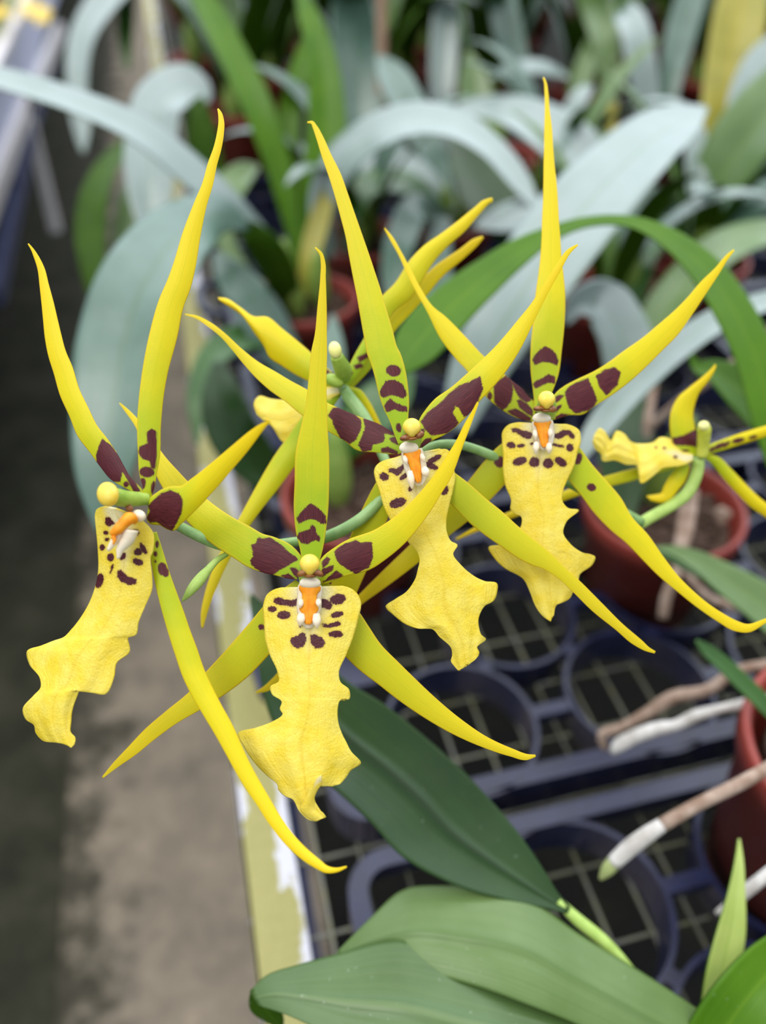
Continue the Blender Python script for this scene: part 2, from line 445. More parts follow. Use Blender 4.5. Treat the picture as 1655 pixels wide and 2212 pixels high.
def leaf(pts, mat, parent, under='l_under', fold=.22, flat=1.0, kmax=2.2, rows=60, cols=13, th=.0009, name='leaf', wave=0.0, seed=0):
    """strap leaf through (px, py, depth, width px); its width lies level where the view allows."""
    A = catmull(np.asarray(pts, float), rows)
    C_ = np.array([at(*a[:3]) for a in A])
    rnd = random.Random(seed)
    s = np.linspace(-1, 1, cols); G = np.zeros((rows, cols, 3))
    ph = rnd.uniform(0, 6)
    K = []
    E = []
    for i in range(rows):
        tg2 = A[min(rows-1, i+1), :2]-A[max(0, i-1), :2]; tg2 /= max(1e-6, np.linalg.norm(tg2))
        e = RT*(-tg2[1]) - UP*(tg2[0])
        vd = ray(A[i, 0], A[i, 1]); vd = vd/np.linalg.norm(vd)
        K.append(np.clip(-e[2]/vd[2], -kmax, kmax)*flat); E.append((e, vd))
    K = np.array(K); ker = np.ones(9)/9
    K = np.convolve(np.pad(K, 4, mode='edge'), ker, 'valid')
    for i in range(rows):
        e, vd = E[i]
        hw = max(.3, A[i, 3])*.5*A[i, 2]/FPX
        wv = e+vd*K[i]
        tg = C_[min(rows-1, i+1)]-C_[max(0, i-1)]; tg /= np.linalg.norm(tg)
        nr = np.cross(wv, tg); nr /= np.linalg.norm(nr)
        if nr[2] < 0: nr = -nr
        for j in range(cols):
            G[i, j] = C_[i] + wv*hw*s[j] + nr*hw*(fold*(abs(s[j])**1.3) + wave*math.sin(i*.35+ph+2*s[j])*abs(s[j]))
    me = grid_mesh(name, G)
    # make the upper face point up
    n0 = sum((p.normal[2] for p in me.polygons))
    if n0 < 0: me.flip_normals()
    o = link(name, me, [MAT[mat], MAT[under if under else mat]], parent)
    return solid(o, th, -1.0, True)

def box_bm(bm, lo, hi):
    v = [bm.verts.new((x, y, z)) for x in (lo[0], hi[0]) for y in (lo[1], hi[1]) for z in (lo[2], hi[2])]
    for f in ((0, 1, 3, 2), (4, 6, 7, 5), (0, 4, 5, 1), (2, 3, 7, 6), (0, 2, 6, 4), (1, 5, 7, 3)): bm.faces.new([v[i] for i in f])
def bar_bm(bm, a, b, wdt, hgt, upv=(0, 0, 1)):
    a, b = np.asarray(a, float), np.asarray(b, float)
    t = b-a; t /= np.linalg.norm(t); s = np.cross(t, upv); s /= np.linalg.norm(s); u2 = np.cross(s, t)
    v = [bm.verts.new(p+s*sx*wdt/2+u2*sz*hgt/2) for p in (a, b) for sx in (-1, 1) for sz in (-1, 1)]
    for f in ((0, 1, 3, 2), (4, 6, 7, 5), (0, 4, 5, 1), (2, 3, 7, 6), (0, 2, 6, 4), (1, 5, 7, 3)): bm.faces.new([v[i] for i in f])
def fin(name, bm, mat, parent=None, bevel=0.0, sm=False):
    bmesh.ops.recalc_face_normals(bm, faces=bm.faces)
    me = bpy.data.meshes.new(name); bm.to_mesh(me); bm.free()
    if sm: smooth(me)
    o = link(name, me, [mat], parent)
    if bevel:
        b = o.modifiers.new('bevel', 'BEVEL'); b.width = bevel; b.segments = 2; b.limit_method = 'ANGLE'
    return o
def lathe_bm(bm, c, prof, seg=48):
    rings = []
    for (r, z) in prof:
        rings.append([bm.verts.new((c[0]+r*math.cos(a), c[1]+r*math.sin(a), c[2]+z)) for a in np.linspace(0, 2*math.pi, seg+1)[:-1]])
    for i in range(len(prof)-1):
        for j in range(seg):
            bm.faces.new((rings[i][j], rings[i][(j+1) % seg], rings[i+1][(j+1) % seg], rings[i+1][j]))
    return rings

# ------------------------------------------------------------------ setting
BZ = .75
def ground(name, x0, x1, y0, y1, z, mat):
    bm = bmesh.new(); box_bm(bm, (x0, y0, z-.1), (x1, y1, z)); o = fin(name, bm, mat); o['kind'] = 'structure'; return o
ground('floor', -.37, .03, -1, 30, 0.0, MAT['path'])
ground('ground', -14, -.37, -1, 30, -.004, MAT['soil'])
ground('ground_under_bench', .03, 14, -1, 30, -.006, MAT['shade_soil'])

bm = bmesh.new(); box_bm(bm, (-8, 14, 0), (8, 14.05, 3.2)); o = fin('wall_back', bm, plain('frosted_panel', (226, 232, 232), (214, 222, 224), .5, .3, 3, .02)); o['kind'] = 'structure'
# the bench
bench = thing('greenhouse_bench', 'greenhouse bench with galvanised wire mesh top and worn white edge rail beside the path', 'bench', (0, 0.5, 0))
bm = bmesh.new(); box_bm(bm, (-.0355, -.3, BZ-.004), (0.0, 9, BZ)); box_bm(bm, (-.0355, -.3, BZ-.045), (-.0325, 9, BZ))
rail = fin('side_rail', bm, MAT['rail'], bench, .0008); rail['label'] = 'white rail yellowed with algae along the path side'
bm = bmesh.new()
x = .015
while x < 2.4: bar_bm(bm, (x, -.2, BZ-.006), (x, 6, BZ-.006), .0021, .0021); x += .029
y = -.2
while y < 6: bar_bm(bm, (0, y, BZ-.009), (2.4, y, BZ-.009), .0021, .0021); y += .05
fin('wire_mesh', bm, MAT['galv'], bench)
for yy in (.42, 1.9, 3.4):
    bm = bmesh.new(); box_bm(bm, (-.028, yy-.02, 0), (.012, yy+.02, BZ-.045)); fin('leg', bm, MAT['darksteel'], bench)

# neighbouring bench across the path
XB = -.468
nb = thing('metal_bench', 'grey steel bench across the path with crossed white braces below it', 'bench', (XB, 3, 0))
bm = bmesh.new(); box_bm(bm, (-2.0, 1.2, .735), (XB, 12, .75)); fin('bench_top', bm, plain('mossy_bench_top', (96, 108, 62), (128, 134, 92), .7, .3, 14, .3), nb)
bm = bmesh.new(); box_bm(bm, (XB-.012, 1.2, .56), (XB, 12, .735)); fin('side_panel', bm, MAT['steel'], nb)
bm = bmesh.new(); bar_bm(bm, (XB+.006, 1.2, .742), (XB+.006, 12, .742), .03, .022); fin('edge_rail', bm, MAT['whitesteel'], nb)
def onb(x, y): return onx(x, y, XB+.012)
for nm, pts, mt, wd in (('brace', ((-40, 480), (62, 215)), 'whitesteel', .05), ('brace', ((55, 235), (130, 60)), 'whitesteel', .05),
                        ('leg', ((52, 215), (122, 500)), 'whitesteel', .05), ('leg', ((-10, 640), (62, 300)), 'darksteel', .045), ('brace', ((30, 400), (112, 130)), 'darksteel', .04)):
    bm = bmesh.new(); bar_bm(bm, onb(*pts[0]), onb(*pts[1]), wd, wd*.6, (1, 0, 0)); fin(nm, bm, MAT[mt], nb)

# ------------------------------------------------------------------ trays
def tray_mesh(rows=((.052, .102), (.148, .030), (.244, .102))):
    """a 0.60 x 0.31 m carry tray: rim, staggered rings and webs"""
    bm = bmesh.new(); W, D, H = .60, .292, .034
    pts = []
    cr = .026
    for (cx, cy, a0) in ((W-cr, D-cr, 0), (cr, D-cr, 90), (cr, cr, 180), (W-cr, cr, 270)):
        pts += [(cx+cr*math.cos(math.radians(a0+q)), cy+cr*math.sin(math.radians(a0+q))) for q in (0, 18, 36, 54, 72, 90)]
    for a_, b_ in zip(pts, pts[1:]+pts[:1]):
        bar_bm(bm, (a_[0], a_[1], H/2), (b_[0], b_[1], H/2), .005, H)
    ctr = np.array([W/2, D/2])
    ins = []
    for (cx, cy, a0) in ((W-cr, D-cr, 0), (cr, D-cr, 90), (cr, cr, 180), (W-cr, cr, 270)):
        ins += [(cx+(cr-.0105)*math.cos(math.radians(a0+q)), cy+(cr-.0105)*math.sin(math.radians(a0+q))) for q in (0, 18, 36, 54, 72, 90)]
    n_ = len(pts)
    vt = [[bm.verts.new((p[0], p[1], z)) for p in P_] for P_, z in ((pts, H), (ins, H+.001), (ins, H-.004), (pts, H-.004))]
    for r0_, r1_ in ((0, 1), (1, 2), (2, 3), (3, 0)):
        for q in range(n_): bm.faces.new((vt[r0_][q], vt[r0_][(q+1) % n_], vt[r1_][(q+1) % n_], vt[r1_][q]))
    rings = []
    for (yy, x0) in rows:
        xx = x0
        while xx < W-.05:
            if xx > .05: rings.append((xx, yy))
            xx += .144
    for (xx, yy) in rings:
        R = .0545
        lathe_bm(bm, (xx, yy, 0), [(R, 0), (R+.003, H-.004), (R+.003, H), (R-.0005, H), (R-.0005, 0), (R, 0)], 44)
    for a in range(len(rings)):
        for b in range(a+1, len(rings)):
            p, q = np.array(rings[a]), np.array(rings[b]); L = np.linalg.norm(q-p)
            if L < .15 and L > .112:
                u_ = (q-p)/L
                bar_bm(bm, tuple(p+u_*.057)+(H-.006,), tuple(q-u_*.057)+(H-.006,), .010, .010)
    for (xx, yy) in rings:                      # flat shoulders to the rim
        if yy < .06: box_bm(bm, (xx-.022, .006, H-.005), (xx+.022, max(.008, yy-.0535+.012), H-.001))
        if yy > .23: box_bm(bm, (xx-.022, min(D-.008, yy+.0535-.012), H-.005), (xx+.022, D-.006, H-.001))
    yb_ = rows[1][0]
    box_bm(bm, (.0, yb_-.042, H-.006), (.052, yb_+.042, H-.001))
    bmesh.ops.recalc_face_normals(bm, faces=bm.faces)
    me = bpy.data.meshes.new('plastic_tray'); bm.to_mesh(me); bm.free(); me.materials.append(MAT['tray'])
    return me
TRAY = tray_mesh(); TRAY_NEAR = tray_mesh(((.036, .136), (.132, .064), (.228, .136)))
bmh = bmesh.new()
hp = [(.002, .10, .03), (-.022, .104, .034), (-.034, .116, .036), (-.038, .146, .036), (-.034, .176, .036), (-.022, .188, .034), (0, .192, .03)]
for a, b in zip(hp[:-1], hp[1:]): bar_bm(bmh, a, b, .011, .010)
for p in hp[1:-1]:
    r_ = bmesh.ops.create_icosphere(bmh, subdivisions=2, radius=.0056)
    for v in r_['verts']: v.co = v.co + Vector(p)
bmesh.ops.recalc_face_normals(bmh, faces=bmh.faces)
HAND = bpy.data.meshes.new('handle'); bmh.to_mesh(HAND); bmh.free(); HAND.materials.append(MAT['tray'])
def tray(x, y, label, group='black carry trays on the bench', handle=True, me=None):
    t = thing('plastic_tray', label, 'tray', (x, y, BZ), group)
    b = bpy.data.objects.new('tray_grid', me or TRAY); COL.objects.link(b); b.parent = t
    if handle:
        h = bpy.data.objects.new('handle', HAND); COL.objects.link(h); h.parent = t
    return t
tray(.032, .250, 'black plastic carry tray with empty round cells and the red pots behind the flowers')
tray(.030, -.066, 'nearest black carry tray at the bottom, its corner beside the white rail', me=TRAY_NEAR, handle=False)
tray(.70, .250, 'black tray at the far right of the bench beyond the right-hand pot')
k = 0
for j in range(1, 4):
    for i in range(2):
        tray(.032+.66*i, .250+.315*j, 'black tray mostly hidden under the leafy plants of the middle rows')

# ------------------------------------------------------------------ pots
def pot_mesh(R=.066, H=.108):
    bm = bmesh.new()
    r0 = R*.74
    lathe_bm(bm, (0, 0, 0), [(.001, .002), (r0-.004, .002), (r0, 0), (R-.006, H-.020), (R-.001, H-.019), (R, H-.003), (R-.001, H), (R-.004, H), (R-.006, H-.003), (R-.010, H-.02), (r0-.003, .006), (.001, .006)], 64)
    bmesh.ops.recalc_face_normals(bm, faces=bm.faces)
    me = bpy.data.meshes.new('pot'); bm.to_mesh(me); bm.free(); smooth(me); me.materials.append(MAT['pot']); return me
def mix_mesh(R=.057, H=.090):
    bm = bmesh.new(); rnd = random.Random(4)
    lathe_bm(bm, (0, 0, 0), [(.0005, H), (R*.5, H+.002), (R*.98, H-.001), (R*.98, H-.02), (.0005, H-.02)], 40)
    for _ in range(90):
        a, r = rnd.uniform(0, 6.28), R*.9*math.sqrt(rnd.random())
        q = bmesh.ops.create_cube(bm, size=1)
        m = Matrix.Translation((r*math.cos(a), r*math.sin(a), H+rnd.uniform(0, .004))) @ Matrix.Rotation(rnd.uniform(0, 6), 4, 'Z') @ Matrix.Rotation(rnd.uniform(-.6, .6), 4, 'X') @ Matrix.Diagonal((rnd.uniform(.007, .016), rnd.uniform(.005, .009), .004, 1))
        for v in q['verts']: v.co = m @ v.co
    bmesh.ops.recalc_face_normals(bm, faces=bm.faces)
    me = bpy.data.meshes.new('potting_mix'); bm.to_mesh(me); bm.free(); me.materials.append(MAT['mix']); return me
POT, MIX = pot_mesh(), mix_mesh()
POT_TALL = pot_mesh(.074, .150)
def bulb_mesh():
    bm = bmesh.new(); lathe_bm(bm, (0, 0, 0), [(.004, 0), (.011, .012), (.014, .03), (.012, .055), (.007, .075), (.003, .085), (.0005, .086)], 20)
    me = bpy.data.meshes.new('pseudobulb'); bm.to_mesh(me); bm.free(); smooth(me); me.materials.append(MAT['bulb']); return me
BULB = bulb_mesh()
def inst(name, me, parent, loc=(0, 0, 0), rz=0.0, sc=1.0, tiltx=0.0):
    o = bpy.data.objects.new(name, me); COL.objects.link(o); o.parent = parent
    o.location = loc; o.rotation_euler = (tiltx, 0, rz); o.scale = (sc, sc, sc); return o
def potted(x, y, label, group=None, z=BZ+.004, bulbs=3, seed=0):
    t = thing('potted_orchid', label, 'potted plant', (x, y, z), group)
    inst('pot', POT, t); inst('potting_mix', MIX, t, rz=seed)
    rnd = random.Random(seed+7)
    for i in range(bulbs):
        a = rnd.uniform(0, 6.28); inst('pseudobulb', BULB, t, (.018*math.cos(a), .018*math.sin(a), .088), a, rnd.uniform(.8, 1.1), .12)
    return t

# strap-leaf shapes for the blurred rows
def strap_mesh(L, W, e0, droop, mat, seed):
    rnd = random.Random(seed); n, m = 26, 7
    G = np.zeros((n, m, 3)); p = np.array([0.0, 0, 0]); el = e0; side = 0.0
    for i in range(n):
        t = i/(n-1)
        wd = W*(.30+.70*min(1, t/.28))*(1-max(0, (t-.55)/.45)**2.0)+.0008
        tg = np.array([math.cos(el)*math.cos(side), math.cos(el)*math.sin(side), math.sin(el)])
        sv = np.array([-math.sin(side), math.cos(side), 0]); nr = np.cross(tg, sv)
        if nr[2] < 0 and el < 1.57: nr = -nr
        for j in range(m):
            s = -1+2*j/(m-1); G[i, j] = p + sv*s*wd/2 + nr*abs(s)*wd*.14
        p = p + tg*L/(n-1); el -= droop/(n-1)*(.3+1.6*t); side += rnd.uniform(-.02, .02)
    me = grid_mesh('leaf', G)
    if sum(q.normal[2] for q in me.polygons) < 0: me.flip_normals()
    me.materials.append(MAT[mat]); me.materials.append(MAT['l_under'])
    return me
rnd = random.Random(11)
STRAPS = []
for k, (mt) in enumerate(['l_skygrey', 'l_skypale', 'l_green', 'l_mid', 'l_sage', 'l_skygrey', 'l_mid', 'l_skypale', 'l_green', 'l_yel', 'l_sage', 'l_mid']):
    STRAPS.append(strap_mesh(rnd.uniform(.28, .42), rnd.uniform(.032, .05), rnd.uniform(1.15, 1.5), rnd.uniform(.7, 2.3), mt, k))
def filler(x, y, label, group, seed, nl=7, pick=None, sc=1.0):
    t = potted(x, y, label, group, seed=seed); r = random.Random(seed*13+5)
    for i in range(nl):
        me = STRAPS[r.choice(pick) if pick else r.randrange(len(STRAPS))]
        a = i*6.283/nl + r.uniform(-.4, .4)
        o = inst('leaf', me, t, (.012*math.cos(a), .012*math.sin(a), .098), a, r.uniform(.8, 1.1)*sc)
        solid(o, .001, -1, True)
    return t

# ------------------------------------------------------------------ the flowers
FG = 'yellow spider orchid flowers on the spray'
Z1 = (0, 800, 2.458); Z2 = (400, 1000, 2.602); Z3 = (650, 700, 2.765); Z4 = (950, 700, 3.16); Z5 = (1200, 750, 3.402); Z6 = (400, 600, 3.16)
def edges(a, b): return [tuple(p)+tuple(q) for p, q in zip(a, b)]
def zpair(rows, z):
    ox, oy, s = z
    return [(ox+a/s, oy+b/s, ox+c/s, oy+d/s) for a, b, c, d in rows]
def rf(amp, n, ph, t0=.4):
    def f(t, s): return .8*amp*max(0, (t-t0)/(1-t0))*abs(s)**1.5*math.sin(n*t*6.283+ph+(1.7 if s > 0 else 0)) + amp*.5*max(0, t-t0)*math.sin(9*s+ph)
    return f
def column(fl, cap, capr, body, d, deg=0, capm='cap'):
    """column with its anther cap; body = tube pts"""
    c = tube('column', body, MAT['column'], fl, 18)
    warp = lambda x, y, z: (x*(1-.12*max(0, y)), y + (.12 if abs(x) < .25 and y > .7 else 0), z)
    a = blob('anther_cap', (cap[0], cap[1], d), (capr, capr*.98, capr), MAT[capm], fl, deg, warp)
    a.parent = c; a.matrix_parent_inverse = Matrix.Identity(4)
    return c
def callus(lip, fl, z, d, base, tip, wb, teeth, white, taper=False):
    """white neck, orange ridged callus and two white teeth on the lip"""
    ox, oy, s = z
    b = ((ox+base[0]/s), (oy+base[1]/s)); t = ((ox+tip[0]/s), (oy+tip[1]/s)); w_ = wb/s
    L = []
    ax = np.array([t[0]-b[0], t[1]-b[1]]); ln = np.linalg.norm(ax); ax /= ln; nx = np.array([ax[1], -ax[0]])
    prof = [(0, .50), (.08, .52), (.2, .36), (.38, .34), (.52, .42), (.6, .46), (.7, .32), (.86, .28), (.95, .14), (1, .03)]
    if taper: prof = [(0, .42), (.06, .46), (.16, .36), (.3, .30), (.5, .26), (.7, .20), (.88, .14), (1, .03)]
    for u_, h in prof:
        p = np.array(b)+ax*ln*u_; L.append(tuple(p-nx*h*w_)+tuple(p+nx*h*w_))
    o = pair_ribbon('callus', L, lambda v: d-.0040+.0012*v, MAT['orange'], fl, 40, 15, .55, 0, None, (), .0012, -.12)
    o.parent = lip; o['label'] = 'orange callus ridge'; o.matrix_parent_inverse = Matrix.Identity(4)
    Lb = []
    for u_, h in ((-.02, .56), (.1, .62), (.3, .60), (.5, .62), (.7, .56), (.9, .44), (1.04, .22), (1.1, .05)):
        p = np.array(b)+ax*ln*u_; Lb.append(tuple(p-nx*h*w_)+tuple(p+nx*h*w_))
    o = pair_ribbon('callus_base', Lb, lambda v: d-.0022+.0010*v, MAT['white'], fl, 30, 15, .5, 0, None, (), .0010)
    o.parent = lip; o['label'] = 'white callus bed'; o.matrix_parent_inverse = Matrix.Identity(4)
    for (p, q, r0) in teeth:
        p = zp([p], z)[0]; q = zp([q], z)[0]
        m = ((p[0]+q[0])/2, (p[1]+q[1])/2)
        o = tube('callus_tooth', [(p[0], p[1], d-.0028, r0/s*.8), (m[0], m[1], d-.0036, r0/s), (q[0], q[1], d-.0034, r0/s*.25)], MAT['white'], fl, 12)
        o.parent = lip; o.matrix_parent_inverse = Matrix.Identity(4); o['label'] = 'white tooth'
    p = zp([white[0]], z)[0]
    o = blob('callus_neck', (p[0], p[1], d-.0034), (white[1]/s, white[2]/s, white[1]/s*.6), MAT['white'], fl, 0, lambda x, y, q: (x*(1+.12*y), y, q))
    o.parent = lip; o.matrix_parent_inverse = Matrix.Identity(4); o['label'] = 'white neck'
def flower(d, c, label):
    P = at(c[0], c[1], d); f = thing('orchid_flower', label, 'orchid flower', tuple(P), FG); return f

# ---- left flower
d = .250
f1 = flower(d, (320, 1085), 'leftmost yellow spider orchid, seen from its side with the lip hanging over the path')
pair_ribbon('dorsal_sepal', cw([(318, 1078, 14)]+zp([(790, 620, 22), (787, 550, 34), (792, 450, 46), (792, 300, 50), (810, 100, 52)], Z1)+[(336, 798, 54), (353, 725, 59), (371, 653, 54), (386, 616, 52), (397, 580, 48), (414, 507, 38), (435, 436, 26), (448, 400, 22), (459, 355, 19), (470, 320, 16), (476, 290, 14), (478, 262, 11), (475, 245, 7), (471, 236, 2)])
            if False else cw([(318, 1078, 14), (321, 1052, 24), (320, 1024, 36), (322, 983, 46), (322, 922, 50), (329, 841, 52), (336, 798, 54), (353, 725, 59), (371, 653, 54), (386, 616, 52), (397, 580, 48), (414, 507, 38), (435, 436, 26), (448, 400, 22), (459, 355, 19), (470, 320, 16), (476, 290, 14), (478, 262, 11), (475, 245, 7), (471, 236, 2)]),
            quad(d+.001, -.004, .016), MAT['petal_gold'], f1, 220, 25, .2, .25,
            spots=[zp(p, Z1) for p in ([(780, 330), (805, 312), (828, 325), (830, 400), (828, 470), (822, 520), (805, 520), (795, 480), (760, 470), (738, 440), (745, 405), (785, 390)], ell(780, 540, 36, 27, 5), ell(760, 600, 14, 28, 0), ell(812, 622, 9, 34, 5))], th=.0006)
pair_ribbon('petal', cw([(312, 1072, 8), (302, 1062, 14), (273, 1040, 26), (256, 1024, 38), (236, 995, 45), (214, 963, 47), (189, 930, 47), (171, 890, 44), (151, 847, 43), (137, 800, 42), (123, 761, 38), (115, 725, 35), (109, 689, 30), (103, 653, 25), (96, 616, 19), (89, 580, 14), (78, 553, 9), (70, 538, 5), (62, 527, 2)]),
            quad(d+.002, .012, .006), MAT['petal_gold'], f1, 200, 25, .2, -.25,
            spots=[zp(p, Z1) for p in ([(545, 365), (590, 400), (640, 465), (690, 545), (745, 640), (720, 650), (690, 600), (668, 560), (650, 540), (640, 590), (600, 590), (560, 560), (520, 510), (515, 450), (530, 400)], ell(672, 604, 12, 14, 0))])
pair_ribbon('petal', edges([(322, 1092), (326, 1076), (340, 1064), (358, 1054), (376, 1050), (391, 1050), (415, 1034), (440, 1015), (500, 965), (540, 932), (566, 915), (581, 908)],
                           [(318, 1116), (321, 1128), (332, 1133), (346, 1134), (360, 1142), (374, 1146), (392, 1131), (431, 1093), (500, 1016), (540, 968), (568, 930), (583, 911)]),
            quad(d-.002, -.012, -.012), MAT['petal_gold'], f1, 170, 25, .25, .3,
            spots=[zp(p, Z1) for p in ([(818, 690), (860, 655), (905, 638), (950, 655), (972, 690), (965, 750), (935, 815), (915, 850), (870, 825), (830, 800), (800, 805), (782, 785), (800, 745), (790, 720)],)])
pair_ribbon('lateral_sepal', cw([(331, 1150, 14), (337, 1186, 25), (349, 1240, 34), (363, 1288, 40), (376, 1329, 44), (389, 1370, 46), (403, 1410, 48), (417, 1451, 48), (436, 1492, 47), (458, 1532, 44), (484, 1577, 42), (503, 1615, 38), (522, 1653, 35), (544, 1692, 33), (568, 1730, 30), (592, 1769, 28), (620, 1807, 26), (652, 1840, 24), (686, 1866, 19), (706, 1878, 14), (728, 1879, 8), (749, 1872, 2)]),
            quad(d+.003, -.016, -.006), MAT['petal_gold'], f1, 240, 23, .3, -.2,
            spots=[zp(p, Z1) for p in (ell(862, 1055, 22, 34, -10), ell(880, 1075, 14, 22, 0), ell(826, 975, 8, 13, 0), ell(834, 925, 7, 18, 0), ell(826, 1015, 4, 6, 0))])
lip1 = pair_ribbon('lip', zpair([(560, 722, 620, 735), (530, 728, 660, 748), (510, 760, 745, 790), (515, 850, 815, 868), (522, 930, 815, 950), (527, 1040, 800, 1000), (515, 1130, 808, 1090), (485, 1220, 808, 1160), (435, 1310, 770, 1255), (385, 1375, 735, 1345), (340, 1420, 725, 1400), (285, 1440, 682, 1418), (220, 1465, 690, 1490), (148, 1492, 620, 1555), (160, 1560, 605, 1635), (215, 1635, 556, 1718), (219, 1685, 495, 1705), (180, 1730, 437, 1690), (126, 1795, 402, 1750), (140, 1850, 383, 1810), (185, 1882, 377, 1870), (195, 1925, 374, 1920), (235, 1965, 400, 1950), (290, 1970, 395, 1985), (355, 1978, 380, 2003)], Z1),
            quad(d-.004, .014, -.008), MAT['lip'], f1, 190, 49, .35, -.45, rf(.0022, 3.2, 1.0),
            spots=[zp(p, Z1) for p in ([(567, 780), (585, 780), (612, 812), (585, 826), (566, 815)], ell(567, 862, 12, 9), ell(573, 898, 10, 8), ell(548, 940, 12, 15), ell(592, 992, 16, 20), ell(655, 986, 14, 20, 30), ell(735, 963, 18, 17), ell(762, 945, 11, 33, -30), ell(735, 1016, 26, 16, 20), [(630, 1065), (645, 1060), (680, 1095), (725, 1110), (724, 1132), (690, 1138), (650, 1120), (628, 1095)], ell(533, 1117, 19, 38, 15), ell(600, 1045, 5, 14, 15), ell(592, 1072, 3, 5), ell(722, 860, 18, 16, 20))], th=.0007, midsm=.14)
tube('column', [(318, 1078, d-.001, 13), (295, 1078, d-.004, 16), (270, 1077, d-.008, 18), (250, 1073, d-.011, 19), (236, 1069, d-.013, 18)], MAT['column'], f1, 20)
col1 = f1.children[-1]
a = blob('anther_cap', (233, 1068, d-.014), (24, 27, 23), MAT['cap'], f1, -12); a.parent = col1; a.matrix_parent_inverse = Matrix.Identity(4)
a = blob('stigma', (279, 1098, d-.0085), (9, 8, 5), MAT['brown'], f1, 20); a.parent = col1; a.matrix_parent_inverse = Matrix.Identity(4); a['label'] = 'brown stigma'
a = blob('callus_neck', (300, 1114, d-.007), (16, 13, 14), MAT['white'], f1, 20); a.parent = lip1; a.matrix_parent_inverse = Matrix.Identity(4); a['label'] = 'white neck'
o = tube('callus', zp([(720, 800, d-.0098, 20), (690, 785, d-.0115, 34), (655, 815, d-.0120, 30), (620, 850, d-.0120, 28), (592, 868, d-.0115, 14)], Z1), MAT['orange'], f1, 14); o.parent = lip1; o.matrix_parent_inverse = Matrix.Identity(4); o['label'] = 'orange callus ridge'
for pts in ([(690, 845, .0, 46), (680, 890, .0, 38), (640, 950, .0, 22), (628, 1000, .0, 7)], [(650, 850, 0, 30), (610, 905, 0, 22), (575, 955, 0, 10)], [(600, 880, 0, 14), (608, 905, 0, 10), (600, 925, 0, 4)]):
    orange = len(pts) == 3 and pts[0][0] == 600
    o = tube('callus' if orange else 'callus_tooth', zp([(x_, y_, d-(.0122 if orange else .0095), r_) for x_, y_, _, r_ in pts], Z1), MAT['orange' if orange else 'white'], f1, 12)
    o.parent = lip1; o.matrix_parent_inverse = Matrix.Identity(4); o['label'] = 'orange callus ridge' if orange else 'white tooth'

# ---- front flower
d = .258
f2 = flower(d, (668, 1240), 'yellow spider orchid lowest in the spray, facing front above the dark leaf')
pair_ribbon('dorsal_sepal', cw([(671, 1228, 30), (672, 1205, 40), (673, 1185, 49), (672, 1154, 62), (672, 1106, 73), (674, 1043, 74), (675, 980, 72), (680, 916, 55), (683, 885, 47), (686, 822, 38), (690, 758, 33), (693, 727, 26), (696, 663, 19), (698, 600, 11), (698, 568, 9), (693, 548, 6), (681, 535, 2)]),
            quad(d+.003, -.006, -.002), MAT['petal'], f2, 230, 25, .14,
            spots=[zp(p, Z2) for p in ([(630, 312), (650, 282), (680, 250), (705, 228), (735, 245), (765, 270), (788, 300), (792, 340), (765, 340), (735, 318), (705, 312), (670, 325), (640, 340)], [(632, 415), (640, 395), (680, 380), (705, 372), (712, 348), (730, 360), (738, 395), (758, 420), (755, 442), (735, 432), (715, 440), (690, 455), (655, 448)])], th=.0006)
pair_ribbon('petal', cw([(652, 1238, 34), (636, 1226, 56), (614, 1211, 72), (582, 1199, 80), (550, 1188, 78), (524, 1172, 76), (480, 1146, 72), (440, 1115, 66), (400, 1075, 58), (365, 1030, 46), (342, 995, 34), (318, 950, 22), (295, 912, 13), (275, 888, 8), (259, 871, 2)]),
            quad(d+.003, .004, .016), MAT['petal'], f2, 230, 25, .14,
            spots=[zp(p, Z2) for p in ([(375, 462), (400, 455), (410, 422), (440, 428), (475, 420), (540, 463), (580, 500), (636, 545), (600, 560), (562, 585), (530, 600), (492, 630), (430, 612), (375, 572), (370, 550), (385, 520)], [(540, 635), (580, 622), (625, 655), (640, 678), (600, 660)], [(590, 590), (620, 590), (640, 610), (640, 650), (610, 625)])])
pair_ribbon('petal', edges([(686, 1218), (695, 1206), (726, 1181), (758, 1163), (802, 1148), (838, 1127), (867, 1105), (903, 1069), (939, 1025), (965, 986), (986, 953), (1004, 917), (1019, 892), (1032, 868)],
                           [(688, 1254), (697, 1261), (740, 1246), (795, 1232), (831, 1210), (874, 1174), (903, 1141), (932, 1101), (954, 1065), (972, 1036), (983, 1011), (997, 971), (1012, 931), (1034, 872)]),
            quad(d+.003, -.006, -.006), MAT['petal_gold'], f2, 220, 25, .14,
            spots=[zp(p, Z2) for p in ([(842, 500), (860, 480), (900, 455), (930, 448), (960, 435), (985, 452), (1050, 445), (1055, 530), (1030, 590), (1000, 600), (960, 622), (905, 590), (870, 565), (850, 540)], [(770, 560), (800, 528), (815, 540), (805, 565), (775, 590)], [(770, 600), (835, 575), (830, 600), (770, 640)], [(775, 668), (810, 640), (850, 605), (890, 632), (860, 645), (820, 655)])])
pair_ribbon('lateral_sepal', cw([(650, 1262, 30), (610, 1312, 62), (570, 1368, 76), (540, 1403, 76), (515, 1430, 74), (463, 1478, 62), (425, 1511, 46), (372, 1548, 35), (325, 1585, 30), (285, 1622, 23), (250, 1652, 13), (222, 1679, 3)]),
            quad(d+.006, .010, -.002), MAT['petal_back'], f2, 200, 23, .14, spots=[zp(ell(430, 922, 15, 15), Z2)])
